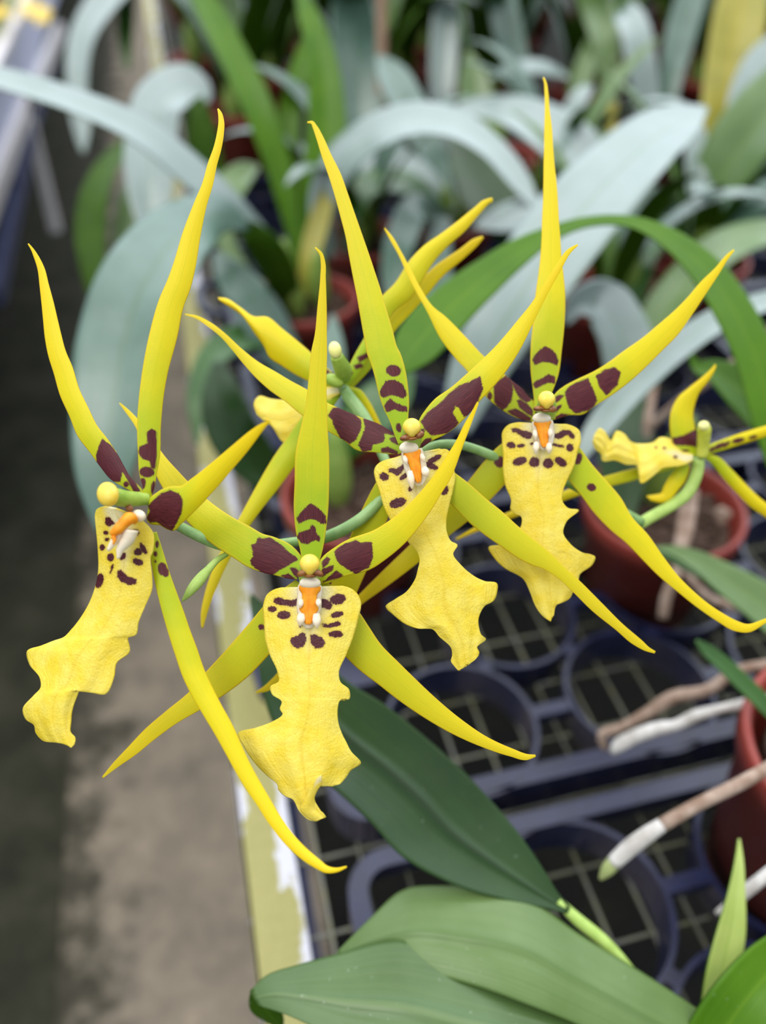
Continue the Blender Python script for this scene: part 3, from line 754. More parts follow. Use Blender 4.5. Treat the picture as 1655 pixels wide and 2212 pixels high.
pair_ribbon('lateral_sepal', cw([(690, 1262, 30), (715, 1300, 56), (740, 1336, 74), (763, 1375, 80), (797, 1417, 72), (840, 1455, 64), (880, 1490, 58), (930, 1530, 48), (988, 1570, 36), (1046, 1602, 24), (1104, 1625, 17), (1140, 1635, 12), (1157, 1632, 4)]),
            quad(d+.006, .008, -.004), MAT['petal_back'], f2, 200, 23, .14)
lip2 = pair_ribbon('lip', zpair([(600, 704, 800, 700), (555, 704, 850, 698), (508, 710, 905, 697), (462, 742, 958, 727), (442, 800, 985, 780), (447, 900, 972, 870), (455, 1000, 940, 985), (480, 1080, 905, 1075), (522, 1175, 862, 1185), (530, 1225, 872, 1232), (482, 1258, 920, 1275), (492, 1300, 922, 1325), (545, 1340, 868, 1335), (535, 1382, 855, 1390), (550, 1412, 858, 1450), (490, 1455, 880, 1520), (400, 1490, 905, 1570), (300, 1520, 935, 1625), (330, 1590, 985, 1680), (400, 1690, 930, 1725), (470, 1760, 895, 1775), (520, 1805, 855, 1810), (527, 1835, 800, 1808), (560, 1868, 768, 1785), (610, 1892, 735, 1835), (640, 1950, 724, 1880), (690, 2000, 745, 1930), (735, 2015, 790, 1990)], Z2),
            quad(d-.002, -.012, .004), MAT['lip'], f2, 200, 49, .3, 0, rf(.0022, 3.6, .4),
            spots=[zp(p, Z2) for p in ([(502, 765), (530, 755), (560, 768), (600, 776), (642, 762), (645, 785), (612, 808), (570, 800), (530, 795), (505, 785)], ell(493, 822, 23, 16), ell(558, 855, 36, 21), ell(650, 918, 9, 5), [(600, 985), (640, 970), (660, 955), (675, 960), (680, 1000), (665, 1030), (635, 1042), (605, 1025), (596, 1005)], [(815, 760), (850, 738), (890, 745), (900, 765), (880, 790), (845, 795), (825, 785)], ell(787, 793, 41, 23, 30), ell(852, 852, 34, 14, -12), [(770, 905), (800, 910), (862, 890), (872, 908), (850, 917), (810, 925), (775, 918)], ell(845, 962, 39, 17), [(705, 970), (725, 965), (770, 985), (785, 1010), (770, 1035), (735, 1042), (710, 1015)])], th=.0007, midsm=.14)
pair_ribbon('lip_curl', zpair([(770, 1752, 765, 1790), (735, 1762, 768, 1800), (705, 1800, 745, 1832), (692, 1850, 726, 1872), (668, 1905, 728, 1900), (648, 1945, 745, 1945), (690, 1990, 775, 1970), (735, 2012, 790, 1992)], Z2), lambda t: d-.0125+.002*t, MAT['lip'], f2, 60, 17, .5, .3, None, (), .0006)
o = f2.children[-1]; o.parent = lip2; o.matrix_parent_inverse = Matrix.Identity(4)
def face_column(f, z, d, cap, r, neck_y, brown):
    ox, oy, s = z
    c = tube('column', zp([(cap[0], cap[1]+r*1.9, d-.001, r*.95), (cap[0], cap[1]+r*1.1, d-.004, r*1.12), (cap[0], cap[1]+r*.4, d-.008, r*.98), (cap[0], cap[1], d-.010, r*.8)], z), MAT['column'], f, 20)
    a = blob('anther_cap', (ox+cap[0]/s, oy+cap[1]/s, d-.0115), (r/s, r*.98/s, r/s*.95), MAT['cap'], f, 0, lambda x, y, q: (x*(1-.10*max(0, y)), y+(.16*max(0, y)**3 if abs(x) < .35 else 0), q))
    a.parent = c; a.matrix_parent_inverse = Matrix.Identity(4)
    ex = [((ox+bx/s, oy+by/s, d-.0112), (rx/s, ry/s, rx/s*.7), dg) for bx, by, rx, ry, dg in brown[1:]]
    bx, by, rx, ry, dg = brown[0]
    a = blob('stigma', (ox+bx/s, oy+by/s, d-.0112), (rx/s, ry/s, rx/s*.7), MAT['brown'], f, dg, None, ex)
    a.parent = c; a.matrix_parent_inverse = Matrix.Identity(4); a['label'] = 'brown stigma wings'
face_column(f2, Z2, d, (700, 568), 57, 0, [(662, 618, 36, 20, -25), (744, 618, 36, 20, 25), (702, 636, 34, 12, 0)])
callus(lip2, f2, Z2, d-.0045, (702, 690), (692, 905), 104, [((655, 850), (645, 915), 24), ((738, 850), (742, 930), 24), ((655, 770), (645, 815), 16), ((748, 770), (752, 810), 16)], ((702, 672), 60, 34))

# ---- upper middle flower
d = .270
f3 = flower(d, (885, 975), 'yellow spider orchid in the middle of the spray with large maroon patches on both petals')
pair_ribbon('dorsal_sepal', cw([(872, 958, 22), (868, 935, 32), (862, 906, 40), (857, 881, 54), (850, 845, 64), (843, 808, 67), (832, 772, 67), (827, 761, 66), (817, 719, 63), (807, 677, 58), (797, 634, 53), (786, 592, 48), (775, 550, 42), (764, 508, 35), (751, 465, 31), (738, 423, 28), (724, 381, 26), (706, 338, 20), (690, 296, 14), (680, 274, 9), (674, 265, 6), (664, 265, 2)]),
            quad(d+.002, -.001, .010), MAT['petal'], f3, 240, 25, .14,
            spots=[zp(p, Z3) for p in (ell(553, 280, 43, 33, 8), [(475, 405), (490, 370), (510, 342), (560, 335), (605, 360), (622, 395), (632, 425), (612, 442), (575, 432), (540, 422), (495, 440), (478, 428)], [(500, 492), (515, 465), (535, 447), (560, 470), (600, 485), (632, 497), (632, 522), (590, 522), (555, 505), (535, 520), (512, 525)], ell(585, 620, 14, 26, -10))], th=.0006)
pair_ribbon('petal', edges([(873, 960), (862, 945), (849, 935), (818, 916), (780, 902), (735, 883), (704, 869), (663, 842), (628, 823), (596, 804), (558, 782), (520, 752), (489, 723), (457, 698), (428, 683), (400, 678)],
                           [(872, 976), (859, 981), (811, 977), (773, 973), (742, 951), (704, 929), (653, 897), (615, 866), (584, 844), (552, 815), (527, 787), (501, 755), (476, 727), (447, 704), (425, 689), (400, 680)]),
            quad(d+.003, .010, .004), MAT['petal'], f3, 240, 25, .14,
            spots=[zp(p, Z3) for p in ([(165, 548), (190, 505), (240, 498), (310, 525), (358, 575), (360, 620), (330, 690), (295, 715), (240, 680), (195, 600), (190, 570)], [(375, 570), (400, 563), (450, 575), (500, 615), (560, 650), (580, 672), (530, 660), (495, 650), (500, 685), (490, 705), (430, 720), (420, 755), (370, 760), (345, 722), (370, 665), (385, 620)], [(480, 745), (520, 735), (578, 760), (576, 780), (520, 765), (485, 765)], [(530, 685), (580, 668), (580, 720), (545, 705)])])
pair_ribbon('petal', edges([(898, 932), (907, 906), (918, 888), (939, 863), (975, 837), (1004, 812), (1041, 778), (1075, 744), (1119, 692), (1150, 653), (1178, 609), (1206, 566), (1228, 538), (1247, 528)],
                           [(900, 975), (909, 969), (932, 953), (961, 939), (990, 917), (1012, 895), (1037, 866), (1084, 814), (1125, 752), (1160, 680), (1190, 621), (1212, 582), (1233, 546), (1249, 530)]),
            quad(d+.002, -.006, .002), MAT['petal_gold'], f3, 240, 25, .14,
            spots=[zp(p, Z3) for p in ([(718, 582), (760, 530), (850, 460), (880, 422), (950, 370), (1000, 350), (1072, 315), (1085, 390), (1060, 450), (1010, 540), (972, 552), (945, 500), (922, 488), (905, 530), (940, 590), (915, 615), (870, 650), (780, 665), (745, 630)], ell(745, 710, 42, 16, -35), ell(722, 640, 16, 12, 0))])
pair_ribbon('lateral_sepal', cw([(858, 1000, 30), (830, 1062, 50), (810, 1110, 58), (785, 1172, 62), (758, 1232, 62), (735, 1290, 55), (690, 1370, 45), (640, 1430, 32), (600, 1468, 20), (575, 1487, 13), (553, 1496, 3)]),
            quad(d+.008, .016, 0), MAT['petal_back'], f3, 190, 21, .14)
pair_ribbon('lateral_sepal', edges([(925, 985), (955, 1000), (983, 1022), (1012, 1044), (1048, 1076), (1084, 1105), (1120, 1138), (1153, 1165), (1191, 1197), (1219, 1225), (1251, 1254), (1298, 1301), (1346, 1349), (1387, 1384), (1403, 1399), (1416, 1407)],
                                   [(915, 1020), (945, 1058), (977, 1091), (1012, 1127), (1048, 1156), (1084, 1181), (1120, 1206), (1150, 1221), (1172, 1228), (1203, 1247), (1235, 1276), (1280, 1320), (1330, 1360), (1370, 1393), (1395, 1406), (1414, 1411)]),
            quad(d+.006, -.008, .010), MAT['petal_back'], f3, 220, 23, .14)
lip3 = pair_ribbon('lip', zpair([(600, 785, 800, 760), (560, 800, 832, 748), (475, 828, 882, 760), (440, 880, 905, 850), (448, 930, 920, 905), (472, 1000, 905, 1000), (500, 1095, 882, 1090), (545, 1180, 866, 1180), (605, 1250, 870, 1245), (650, 1310, 895, 1298), (690, 1350, 933, 1322), (710, 1400, 908, 1372), (700, 1465, 955, 1440), (680, 1530, 1035, 1508), (630, 1600, 1105, 1540), (565, 1645, 1168, 1550), (510, 1688, 1168, 1605), (560, 1740, 1150, 1650), (625, 1790, 1098, 1680), (700, 1818, 1070, 1725), (785, 1820, 1058, 1780), (830, 1868, 1072, 1850), (895, 1925, 1100, 1885), (905, 1975, 1050, 1930), (898, 2010, 1062, 1962), (920, 2045, 1040, 2003), (942, 2070, 985, 2040)], Z3),
            quad(d-.001, -.006, .006), MAT['lip'], f3, 200, 49, .3, .1, rf(.0022, 3.0, 2.2),
            spots=[zp(p, Z3) for p in (ell(500, 912, 26, 22, 20), [(524, 868), (545, 862), (575, 870), (612, 840), (615, 860), (600, 890), (575, 906), (555, 890), (530, 882)], ell(615, 912, 28, 12, -38), ell(580, 1068, 49, 26, -18), ell(655, 985, 10, 14, 20), ell(792, 810, 46, 15, -30), ell(778, 850, 40, 15, 20), ell(855, 993, 20, 28, 25))], th=.0007, midsm=.14)
face_column(f3, Z3, d, (663, 615), 55, 0, [(628, 678, 38, 20, -15), (710, 662, 30, 22, -30), (668, 684, 34, 12, -8)])
callus(lip3, f3, Z3, d-.003, (662, 758), (706, 945), 100, [((652, 880), (665, 985), 22), ((735, 860), (758, 915), 24), ((620, 790), (632, 840), 15), ((720, 780), (740, 825), 15)], ((645, 736), 58, 38), True)

# ---- right flower
d = .285
f4 = flower(d, (1172, 905), 'yellow spider orchid highest and furthest right of the front ones, before the red pot')
pair_ribbon('dorsal_sepal', cw([(1168, 890, 26), (1170, 858, 34), (1173, 836, 46), (1176, 811, 58), (1180, 752, 67), (1184, 712, 68), (1187, 673, 67), (1189, 633, 63), (1190, 594, 54), (1190, 554, 45), (1190, 514, 40), (1189, 475, 36), (1189, 435, 32), (1188, 396, 28), (1186, 356, 23), (1185, 317, 19), (1184, 277, 16), (1182, 237, 10), (1180, 198, 7), (1178, 180, 5), (1174, 168, 2)]),
            quad(d+.003, .002, .014), MAT['petal_gold'], f4, 240, 25, .14,
            spots=[zp(p, Z4) for p in ([(635, 248), (650, 215), (685, 178), (720, 155), (758, 172), (790, 205), (806, 250), (800, 282), (750, 262), (700, 258), (650, 280)], [(638, 412), (660, 390), (700, 372), (745, 344), (785, 362), (782, 405), (740, 400), (700, 418), (655, 440)])], th=.0006)
pair_ribbon('petal', edges([(1160, 872), (1146, 861), (1127, 839), (1111, 827), (1092, 811), (1070, 790), (1045, 770), (1001, 723), (963, 685), (933, 660), (908, 622), (886, 580), (865, 541), (848, 512), (831, 492)],
                           [(1155, 912), (1137, 909), (1102, 896), (1077, 880), (1054, 861), (1034, 838), (1011, 804), (984, 774), (950, 728), (925, 677), (899, 630), (878, 588), (861, 550), (844, 520), (831, 495)]),
            quad(d+.004, .010, .006), MAT['petal_gold'], f4, 220, 25, .14,
            spots=[zp(p, Z4) for p in ([(370, 430), (395, 395), (450, 355), (490, 390), (500, 445), (490, 520), (460, 565), (430, 585), (395, 560), (375, 530)], [(455, 352), (500, 370), (560, 430), (625, 522), (590, 535), (540, 500), (508, 440), (490, 395)], [(528, 525), (545, 515), (600, 550), (635, 590), (632, 630), (590, 605), (545, 570)], [(460, 595), (520, 578), (560, 600), (620, 640), (622, 658), (570, 655), (500, 620)], ell(342, 492, 14, 26, 0))])
pair_ribbon('petal', edges([(1188, 868), (1200, 850), (1218, 835), (1244, 821), (1282, 803), (1310, 786), (1348, 758), (1388, 730), (1419, 704), (1455, 673), (1483, 645), (1514, 609), (1546, 578), (1570, 550), (1584, 539)],
                           [(1190, 908), (1204, 905), (1228, 897), (1256, 896), (1284, 878), (1318, 856), (1356, 828), (1395, 793), (1430, 758), (1465, 722), (1492, 684), (1525, 634), (1552, 593), (1573, 559), (1586, 542)]),
            quad(d+.003, .006, .004), MAT['petal_gold'], f4, 230, 25, .14,
            spots=[zp(p, Z5) for p in ([(70, 330), (100, 295), (150, 265), (240, 232), (255, 270), (282, 330), (302, 390), (280, 430), (240, 462), (150, 488), (100, 445), (80, 390)], [(298, 212), (360, 170), (430, 150), (478, 185), (450, 280), (372, 352), (322, 290)], [(0, 370), (30, 352), (60, 358), (30, 390), (0, 410)], [(0, 440), (40, 425), (40, 440), (0, 480)], [(0, 515), (40, 488), (100, 495), (50, 512), (0, 530)])])
pair_ribbon('lateral_sepal', cw([(1130, 950, 36), (1100, 985, 62), (1070, 1020, 66), (1035, 1060, 62), (1000, 1098, 56), (955, 1140, 46), (893, 1198, 40), (830, 1252, 30), (776, 1298, 18), (742, 1330, 10), (712, 1358, 3)]),
            quad(d+.007, .010, 0), MAT['petal_back'], f4, 200, 21, .14, spots=[zp(ell(408, 940, 34, 38), Z4)])
pair_ribbon('lateral_sepal', edges([(1215, 930), (1253, 968), (1276, 1000), (1309, 1038), (1341, 1076), (1365, 1117), (1400, 1156), (1435, 1206), (1470, 1250), (1517, 1294), (1553, 1320), (1591, 1341), (1612, 1348), (1655, 1336), (1672, 1332)],
                                   [(1200, 990), (1229, 1038), (1253, 1067), (1282, 1106), (1318, 1144), (1353, 1173), (1388, 1209), (1423, 1244), (1465, 1279), (1509, 1314), (1553, 1344), (1588, 1363), (1614, 1366), (1655, 1345), (1672, 1336)]),
            quad(d+.007, .004, -.004), MAT['petal_gold'], f4, 220, 21, .14, spots=[zp(p, Z4) for p in (ell(945, 920, 22, 38, 15), ell(1035, 1115, 29, 24, 20))])
lip4 = pair_ribbon('lip', zpair([(590, 672, 770, 688), (535, 672, 830, 690), (470, 690, 890, 692), (430, 740, 948, 728), (428, 800, 960, 795), (435, 900, 940, 870), (435, 1000, 910, 980), (450, 1100, 870, 1060), (490, 1210, 835, 1160), (485, 1260, 835, 1210), (510, 1290, 870, 1255), (555, 1312, 945, 1270), (560, 1370, 862, 1350), (545, 1405, 840, 1420), (520, 1460, 888, 1500), (440, 1505, 960, 1555), (335, 1530, 1058, 1590), (370, 1590, 1040, 1640), (440, 1660, 960, 1700), (575, 1740, 938, 1770), (620, 1830, 908, 1822), (650, 1910, 885, 1870), (700, 1985, 790, 1925), (755, 2030, 775, 1990)], Z4),
            quad(d-.001, -.004, .004), MAT['lip'], f4, 190, 45, .3, 0, rf(.002, 3.0, 4.0),
            spots=[zp(p, Z4) for p in ([(492, 715), (520, 712), (570, 730), (632, 745), (625, 775), (600, 785), (565, 770), (540, 748), (500, 735)], [(765, 752), (800, 750), (840, 728), (885, 728), (915, 765), (912, 782), (890, 778), (870, 750), (845, 765), (815, 785), (770, 770)], ell(490, 828, 29, 19, 8), ell(556, 832, 24, 10, -10), ell(630, 818, 9, 8), ell(805, 830, 40, 7, 12), ell(885, 845, 22, 25, -15), ell(548, 937, 47, 25, -18), ell(645, 943, 33, 32), ell(738, 952, 33, 32), ell(823, 941, 43, 25, 35))], th=.0007, midsm=.14)
face_column(f4, Z4, d, (730, 514), 60, 0, [(682, 576, 44, 20, -5), (768, 580, 30, 24, 10), (725, 592, 34, 12, 0)])
callus(lip4, f4, Z4, d-.003, (700, 664), (716, 840), 112, [((660, 810), (655, 885), 22), ((745, 820), (748, 885), 22), ((650, 730), (655, 790), 16), ((752, 720), (755, 780), 16)], ((696, 640), 64, 38), True)

# ---- flower turned away behind
d = .305
f5 = flower(d, (742, 830), 'yellow orchid turned away behind the tall front sepal, showing its cream column tip')
pair_ribbon('dorsal_sepal', edges([(736, 815), (712, 800), (669, 707), (640, 705), (609, 684), (577, 654), (549, 626), (520, 604), (495, 648-22), (471, 643)][:2]+[(660, 752), (609, 736-26), (577, 709-24), (549, 684), (520, 665), (495, 648), (471, 643)],
                                  [(738, 838), (704, 835), (650, 815), (609, 790), (582, 771), (571, 748), (549, 717), (527, 685), (473, 647)]),
            quad(d+.001, .010, .0), MAT['petal_gold'], f5, 160, 21, .35, spots=[ell(702, 806, 12, 8, 20), ell(726, 812, 12, 10, 30)])
pair_ribbon('petal', cw([(745, 832, 16), (760, 808, 24), (778, 775, 28), (800, 738, 30), (836, 660, 42), (870, 628, 46), (908, 570, 44), (930, 544, 38), (958, 520, 30), (995, 490, 26), (1030, 456, 17), (1052, 436, 11), (1063, 432, 6), (1061, 438, 3)]),
            quad(d+.002, .010, .004), MAT['petal'], f5, 170, 21, .35, .2, spots=[zp(p, Z6) for p in ([(1175, 545), (1240, 515), (1250, 540), (1190, 575)], [(1150, 600), (1200, 585), (1215, 605), (1165, 625)], ell(1122, 655, 20, 16, -40))])
pair_ribbon('petal', cw([(752, 838, 14), (790, 790, 24), (848, 700, 26), (880, 663, 29), (910, 627, 31), (946, 588, 27), (1000, 546, 20), (1030, 521, 14), (1043, 512, 4)]),
            quad(d+.006, .014, .004), MAT['petal_gold'], f5, 150, 19, .4, .3)
pair_ribbon('lateral_sepal', cw([(735, 842, 14), (705, 870, 34), (668, 918, 46), (640, 962, 50), (612, 1000, 48), (580, 1048, 42), (548, 1096, 32), (522, 1138, 26), (492, 1190, 24), (468, 1240, 22), (450, 1290, 17), (440, 1330, 11), (437, 1356, 3)]),
            quad(d+.002, -.010, -.004), MAT['petal'], f5, 200, 21, .4)
pair_ribbon('lateral_sepal', cw([(752, 842, 14), (770, 848, 18), (788, 870, 19), (802, 895, 18), (820, 930, 14), (838, 960, 5)]), quad(d+.004, .006, 0), MAT['petal_gold'], f5, 90, 15, .4)
pair_ribbon('lip', edges([(730, 836), (700, 832), (660, 850), (615, 864), (585, 862), (562, 856), (549, 874), (556, 896)], [(735, 850), (716, 862), (690, 900), (660, 935), (636, 955), (612, 955), (592, 925), (572, 910)]),
            quad(d+.001, .006, 0), MAT['lip'], f5, 90, 25, .3, -.4, rf(.0015, 2, 1))
c5 = tube('column', [(747, 822, d-.001, 10), (742, 802, d-.004, 19), (735, 786, d-.008, 17), (727, 768, d-.011, 14)], MAT['column'], f5, 20)
a = blob('anther_cap', (724, 756, d-.012), (14, 19, 14), MAT['cap_cream'], f5, -15); a.parent = c5; a.matrix_parent_inverse = Matrix.Identity(4)
blob('lip_base', (722, 822, d-.003), (22, 14, 12), MAT['column'], f5, 25)

# ---- flower in profile at the right edge
d = .335
f6 = flower(d, (1518, 985), 'small blurred yellow orchid in profile at the right edge, its frilled lip pointing left')
pair_ribbon('petal', zpair([(900, 800, 1060, 800), (872, 760, 1050, 755), (858, 690, 1050, 690), (840, 580, 1025, 600), (850, 470, 1010, 510), (900, 370, 1020, 430), (980, 300, 1052, 340), (1080, 220, 1112, 260), (1140, 165, 1155, 195), (1172, 128, 1180, 138)], Z5), quad(d-.002, -.004, .008), MAT['petal_gold'], f6, 130, 21, .4, .3,
            spots=[zp(p, Z5) for p in ([(862, 668), (940, 650), (1030, 605), (1050, 690), (1055, 740), (1000, 725), (940, 720), (870, 718)], ell(920, 768, 60, 10, -8))])
pair_ribbon('petal', cw(zp([(1090, 790, 30), (1140, 752, 62), (1230, 718, 72), (1340, 680, 74), (1450, 645, 76), (1548, 615, 70), (1700, 560, 40), (1800, 520, 6)], Z5)) if False else cw([(1520, 982, 10), (1535, 971, 18), (1562, 961, 21), (1594, 950, 22), (1626, 940, 22), (1655, 931, 21), (1700, 915, 14), (1730, 903, 3)]), quad(d+.001, .006, 0), MAT['petal_gold'], f6, 110, 19, .4, .2,
            spots=[zp(p, Z5) for p in (ell(1205, 725, 45, 14, -25), ell(1255, 712, 30, 10, -40), ell(1340, 685, 45, 15, -12), ell(1450, 660, 30, 9, -15), ell(1150, 750, 22, 12, -30))])
pair_ribbon('lateral_sepal', cw([(1525, 985, 10), (1545, 995, 20), (1570, 1022, 25), (1600, 1054, 26), (1630, 1084, 27), (1658, 1105, 24), (1700, 1140, 12), (1720, 1158, 3)]), quad(d+.003, .006, 0), MAT['petal_gold'], f6, 110, 19, .4, .3)
pair_ribbon('lateral_sepal', cw([(1500, 990, 10), (1450, 1004, 17), (1400, 1016, 22), (1350, 1030, 24), (1300, 1043, 22), (1200, 1078, 18), (1100, 1114, 14), (1030, 1143, 10), (985, 1165, 3)]), quad(d+.003, -.016, 0), MAT['petal_gold'], f6, 160, 15, .4, 0, spots=[zp(p, Z5) for p in (ell(725, 882, 28, 17), ell(840, 850, 20, 14))])
pair_ribbon('petal', zpair([(985, 870, 940, 850), (975, 920, 890, 890), (950, 985, 845, 945), (900, 1050, 800, 1020), (850, 1110, 775, 1075), (790, 1140, 730, 1085), (700, 1125, 668, 1095)], Z5), quad(d-.001, .004, 0), MAT['petal_gold'], f6, 80, 15, .4, .2)
pair_ribbon('lip', zpair([(1010, 790, 1010, 830), (950, 770, 960, 860), (860, 680, 860, 880), (780, 663, 790, 890), (710, 705, 700, 960), (620, 712, 630, 1000), (545, 690, 600, 870), (505, 640, 520, 862), (450, 620, 440, 832), (405, 690, 350, 836), (360, 620, 332, 780), (325, 598, 290, 745), (285, 650, 272, 690)], Z5), quad(d-.004, -.004, 0), MAT['lip'], f6, 110, 25, .3, -.5, rf(.0012, 3, 0, .1),
          spots=[zp(p, Z5) for p in (ell(880, 810, 12, 8), ell(800, 745, 10, 5), ell(740, 740, 6, 4))])
c6 = tube('column', zp([(1075, 800, d-.001, 42), (1085, 720, d-.003, 44), (1092, 640, d-.006, 48), (1095, 590, d-.008, 46), (1095, 560, d-.009, 28)], Z5), plain('yellow_green_column', (206, 212, 70), (222, 224, 96), .4, .4, 200, .05, .2), f6, 18)
a = blob('anther_cap', zp([(1092, 578)], Z5)[0]+(d-.0095,), (13, 11, 12), MAT['cap_cream'], f6); a.parent = c6; a.matrix_parent_inverse = Matrix.Identity(4)

# ---- the stalk that carries them
sp = thing('flower_stalk', 'slender arching green stalk carrying the yellow orchid flowers, with one closed bud at left', 'flower stalk', tuple(at(620, 1172, .27)))
tube('stem', [(318, 1082, .2525, 7), (345, 1108, .258, 9), (385, 1135, .263, 11), (440, 1163, .267, 12), (480, 1178, .270, 12), (540, 1180, .274, 10), (620, 1172, .276, 10), (705, 1160, .278, 13), (778, 1122, .280, 13), (840, 1060, .282, 12), (910, 976, .284, 11), (945, 961, .286, 10), (985, 960, .288, 10), (1040, 975, .292, 10), (1075, 990, .295, 11), (1150, 1012, .300, 11), (1236, 1045, .306, 12), (1310, 1088, .318, 12), (1382, 1129, .330, 13)], MAT['stem'], sp, 16)
tube('pedicel', [(536, 1180, .273, 9), (600, 1200, .268, 9), (655, 1225, .262, 10), (668, 1238, .2605, 10)], MAT['stem'], sp, 14)
tube('pedicel', [(840, 1060, .282, 9), (865, 1015, .278, 9), (882, 985, .2735, 10), (884, 975, .2725, 10)], MAT['stem'], sp, 14)
tube('pedicel', [(1150, 1012, .300, 9), (1170, 970, .297, 9), (1174, 930, .291, 10), (1172, 905, .288, 10)], MAT['stem'], sp, 14)
tube('pedicel', [(742, 836, .3055, 10), (752, 856, .3065, 14), (772, 882, .306, 15), (800, 925, .302, 13), (830, 990, .296, 11), (850, 1045, .284, 9)], MAT['stem'], sp, 14)
tube('pedicel', zp([(1052, 815, .3355, 40), (1050, 870, .337, 44), (1025, 970, .338, 45), (960, 1085, .338, 44), (850, 1165, .337, 44), (700, 1250, .333, 44), (600, 1310, .331, 44)], Z5), MAT['stem_lime'], sp, 14)
tube('pedicel', zp([(1205, 975, .2705, 14), (1150, 1010, .268, 17), (1100, 1065, .266, 22)], Z1), MAT['stem_lime'], sp, 14)
tube('bud', zp([(1110, 1052, .2662, 20), (1070, 1100, .265, 30), (1020, 1160, .263, 27), (985, 1205, .262, 14), (965, 1228, .2615, 3)], Z1), MAT['stem_lime'], sp, 16)

# ------------------------------------------------------------------ plants close to the camera
P0 = thing('orchid_plant', 'orchid at the bottom edge with two broad pale green leaves and one dark green leaf', 'orchid plant', tuple(onz(1560, 2300, BZ)))
def pleaf(LR, depth, mat, parent, under='l_under', bow=-.15, tilt=0, rows=90, keel=.06, label=None, th=.0009):
    o = pair_ribbon('leaf', LR, depth, MAT[mat], parent, rows, 25, bow, tilt, None, (), th, keel)
    if label: o['label'] = label
    return o
pleaf([(540, 1290, 545, 1283), (548, 1360, 620, 1350), (558, 1430, 690, 1420), (585, 1550, 762, 1480), (640, 1640, 830, 1522), (730, 1710, 950, 1620), (800, 1775, 1010, 1675), (870, 1850, 1070, 1740), (980, 1910, 1120, 1800), (1100, 1945, 1175, 1880), (1180, 1962, 1210, 1935), (1226, 1973, 1232, 1960)],
      quad(.385, -.035, 0), 'l_dark', P0, bow=-.25, keel=.10, tilt=.35, label='dark green leaf behind the lowest flower')
pleaf([(735, 2066, 728, 2058), (830, 2075, 800, 1985), (920, 2100, 868, 1925), (1030, 2130, 960, 1914), (1140, 2170, 1125, 1931), (1240, 2210, 1250, 2018), (1350, 2260, 1400, 2110), (1500, 2330, 1540, 2205), (1600, 2400, 1660, 2300)],
      lambda t: .345-.02*math.sin(t*2.6)+.01*t, 'l_nearp', P0, bow=.2, tilt=.7, label='broad pale green leaf')
pleaf([(560, 2172, 541, 2142), (600, 2185, 570, 2112), (680, 2220, 640, 2086), (760, 2270, 735, 2060), (880, 2320, 850, 2032), (1020, 2370, 1000, 2054), (1180, 2420, 1140, 2082), (1320, 2440, 1290, 2150), (1480, 2460, 1480, 2235)],
      lambda t: .325-.012*math.sin(t*3.0), 'l_near', P0, bow=.1, tilt=.7, label='broad grey green leaf with curled tip')
pleaf([(541, 2140, 546, 2136), (538, 2165, 575, 2140), (545, 2185, 598, 2165), (575, 2206, 612, 2196), (604, 2220, 612, 2216)], lambda t: .327+.012*t, 'l_under', P0, bow=.4, tilt=0, rows=40, label='curled dark leaf tip')
tube('leaf_stalk', [(1205, 1945, .352, 9), (1240, 1980, .352, 13), (1300, 2030, .352, 14), (1390, 2140, .354, 15), (1470, 2240, .356, 15)], MAT['stem_lime'], P0)
PN = thing('orchid_plant', 'orchid offshoot at the bottom right corner with a narrow yellow-green leaf', 'orchid plant', tuple(onz(1620, 2330, BZ)))
leaf([(1597, 1812, .375, 4), (1597, 1850, .372, 16), (1590, 1930, .368, 38), (1578, 2010, .365, 62), (1560, 2090, .362, 70), (1535, 2190, .36, 52), (1510, 2290, .36, 40)], 'l_lime', PN, flat=.2)
leaf([(1760, 1990, .35, 30), (1690, 2070, .345, 130), (1620, 2150, .34, 160), (1540, 2260, .34, 150), (1480, 2350, .34, 100)], 'l_green', PN, flat=.6)

# right-hand pot at the frame edge and its aerial roots
pr = (.322, .158)
pt3 = potted(pr[0], pr[1], 'red-brown pot cut by the right edge, white roots reaching out over the tray', seed=3, bulbs=0)
for o in pt3.children:
    if o.name.startswith('pot') and not o.name.startswith('potting'): o.data = POT_TALL
    else: o.location.z += .042

def r(pts, mat, parent, label=None, name='root'):
    o = tube(name, pts, MAT[mat], parent, 12)
    if label: o['label'] = label
    return o
r([(1760, 1600, .40, 14), (1690, 1642, .395, 14), (1600, 1692, .39, 14), (1500, 1742, .388, 14), (1430, 1782, .388, 15)], 'root_br', pt3, 'pinkish brown root')
r([(1430, 1782, .388, 15), (1400, 1802, .388, 17), (1360, 1832, .39, 18), (1325, 1864, .392, 16)], 'root', pt3, 'white root')
r([(1327, 1862, .392, 16), (1310, 1882, .393, 13), (1297, 1899, .394, 4)], 'root_tip', pt3, 'green root tip')
r([(1740, 1500, .46, 11), (1650, 1511, .46, 11), (1600, 1522, .461, 12), (1560, 1530, .462, 10), (1500, 1547, .464, 13), (1460, 1566, .466, 12), (1420, 1574, .466, 15), (1370, 1592, .468, 15), (1335, 1612, .47, 14), (1322, 1626, .471, 7)], 'root', pt3)
r([(1720, 1425, .49, 11), (1650, 1436, .49, 11), (1590, 1450, .492, 12), (1530, 1490, .494, 13), (1450, 1508, .496, 15), (1400, 1540, .498, 13), (1340, 1572, .50, 10), (1300, 1590, .502, 12), (1308, 1620, .503, 6)], 'root_br', pt3)
r([(1720, 1840, .40, 13), (1650, 1895, .40, 13), (1600, 1935, .402, 13), (1570, 1960, .403, 10), (1546, 1973, .404, 5)], 'root', pt3)
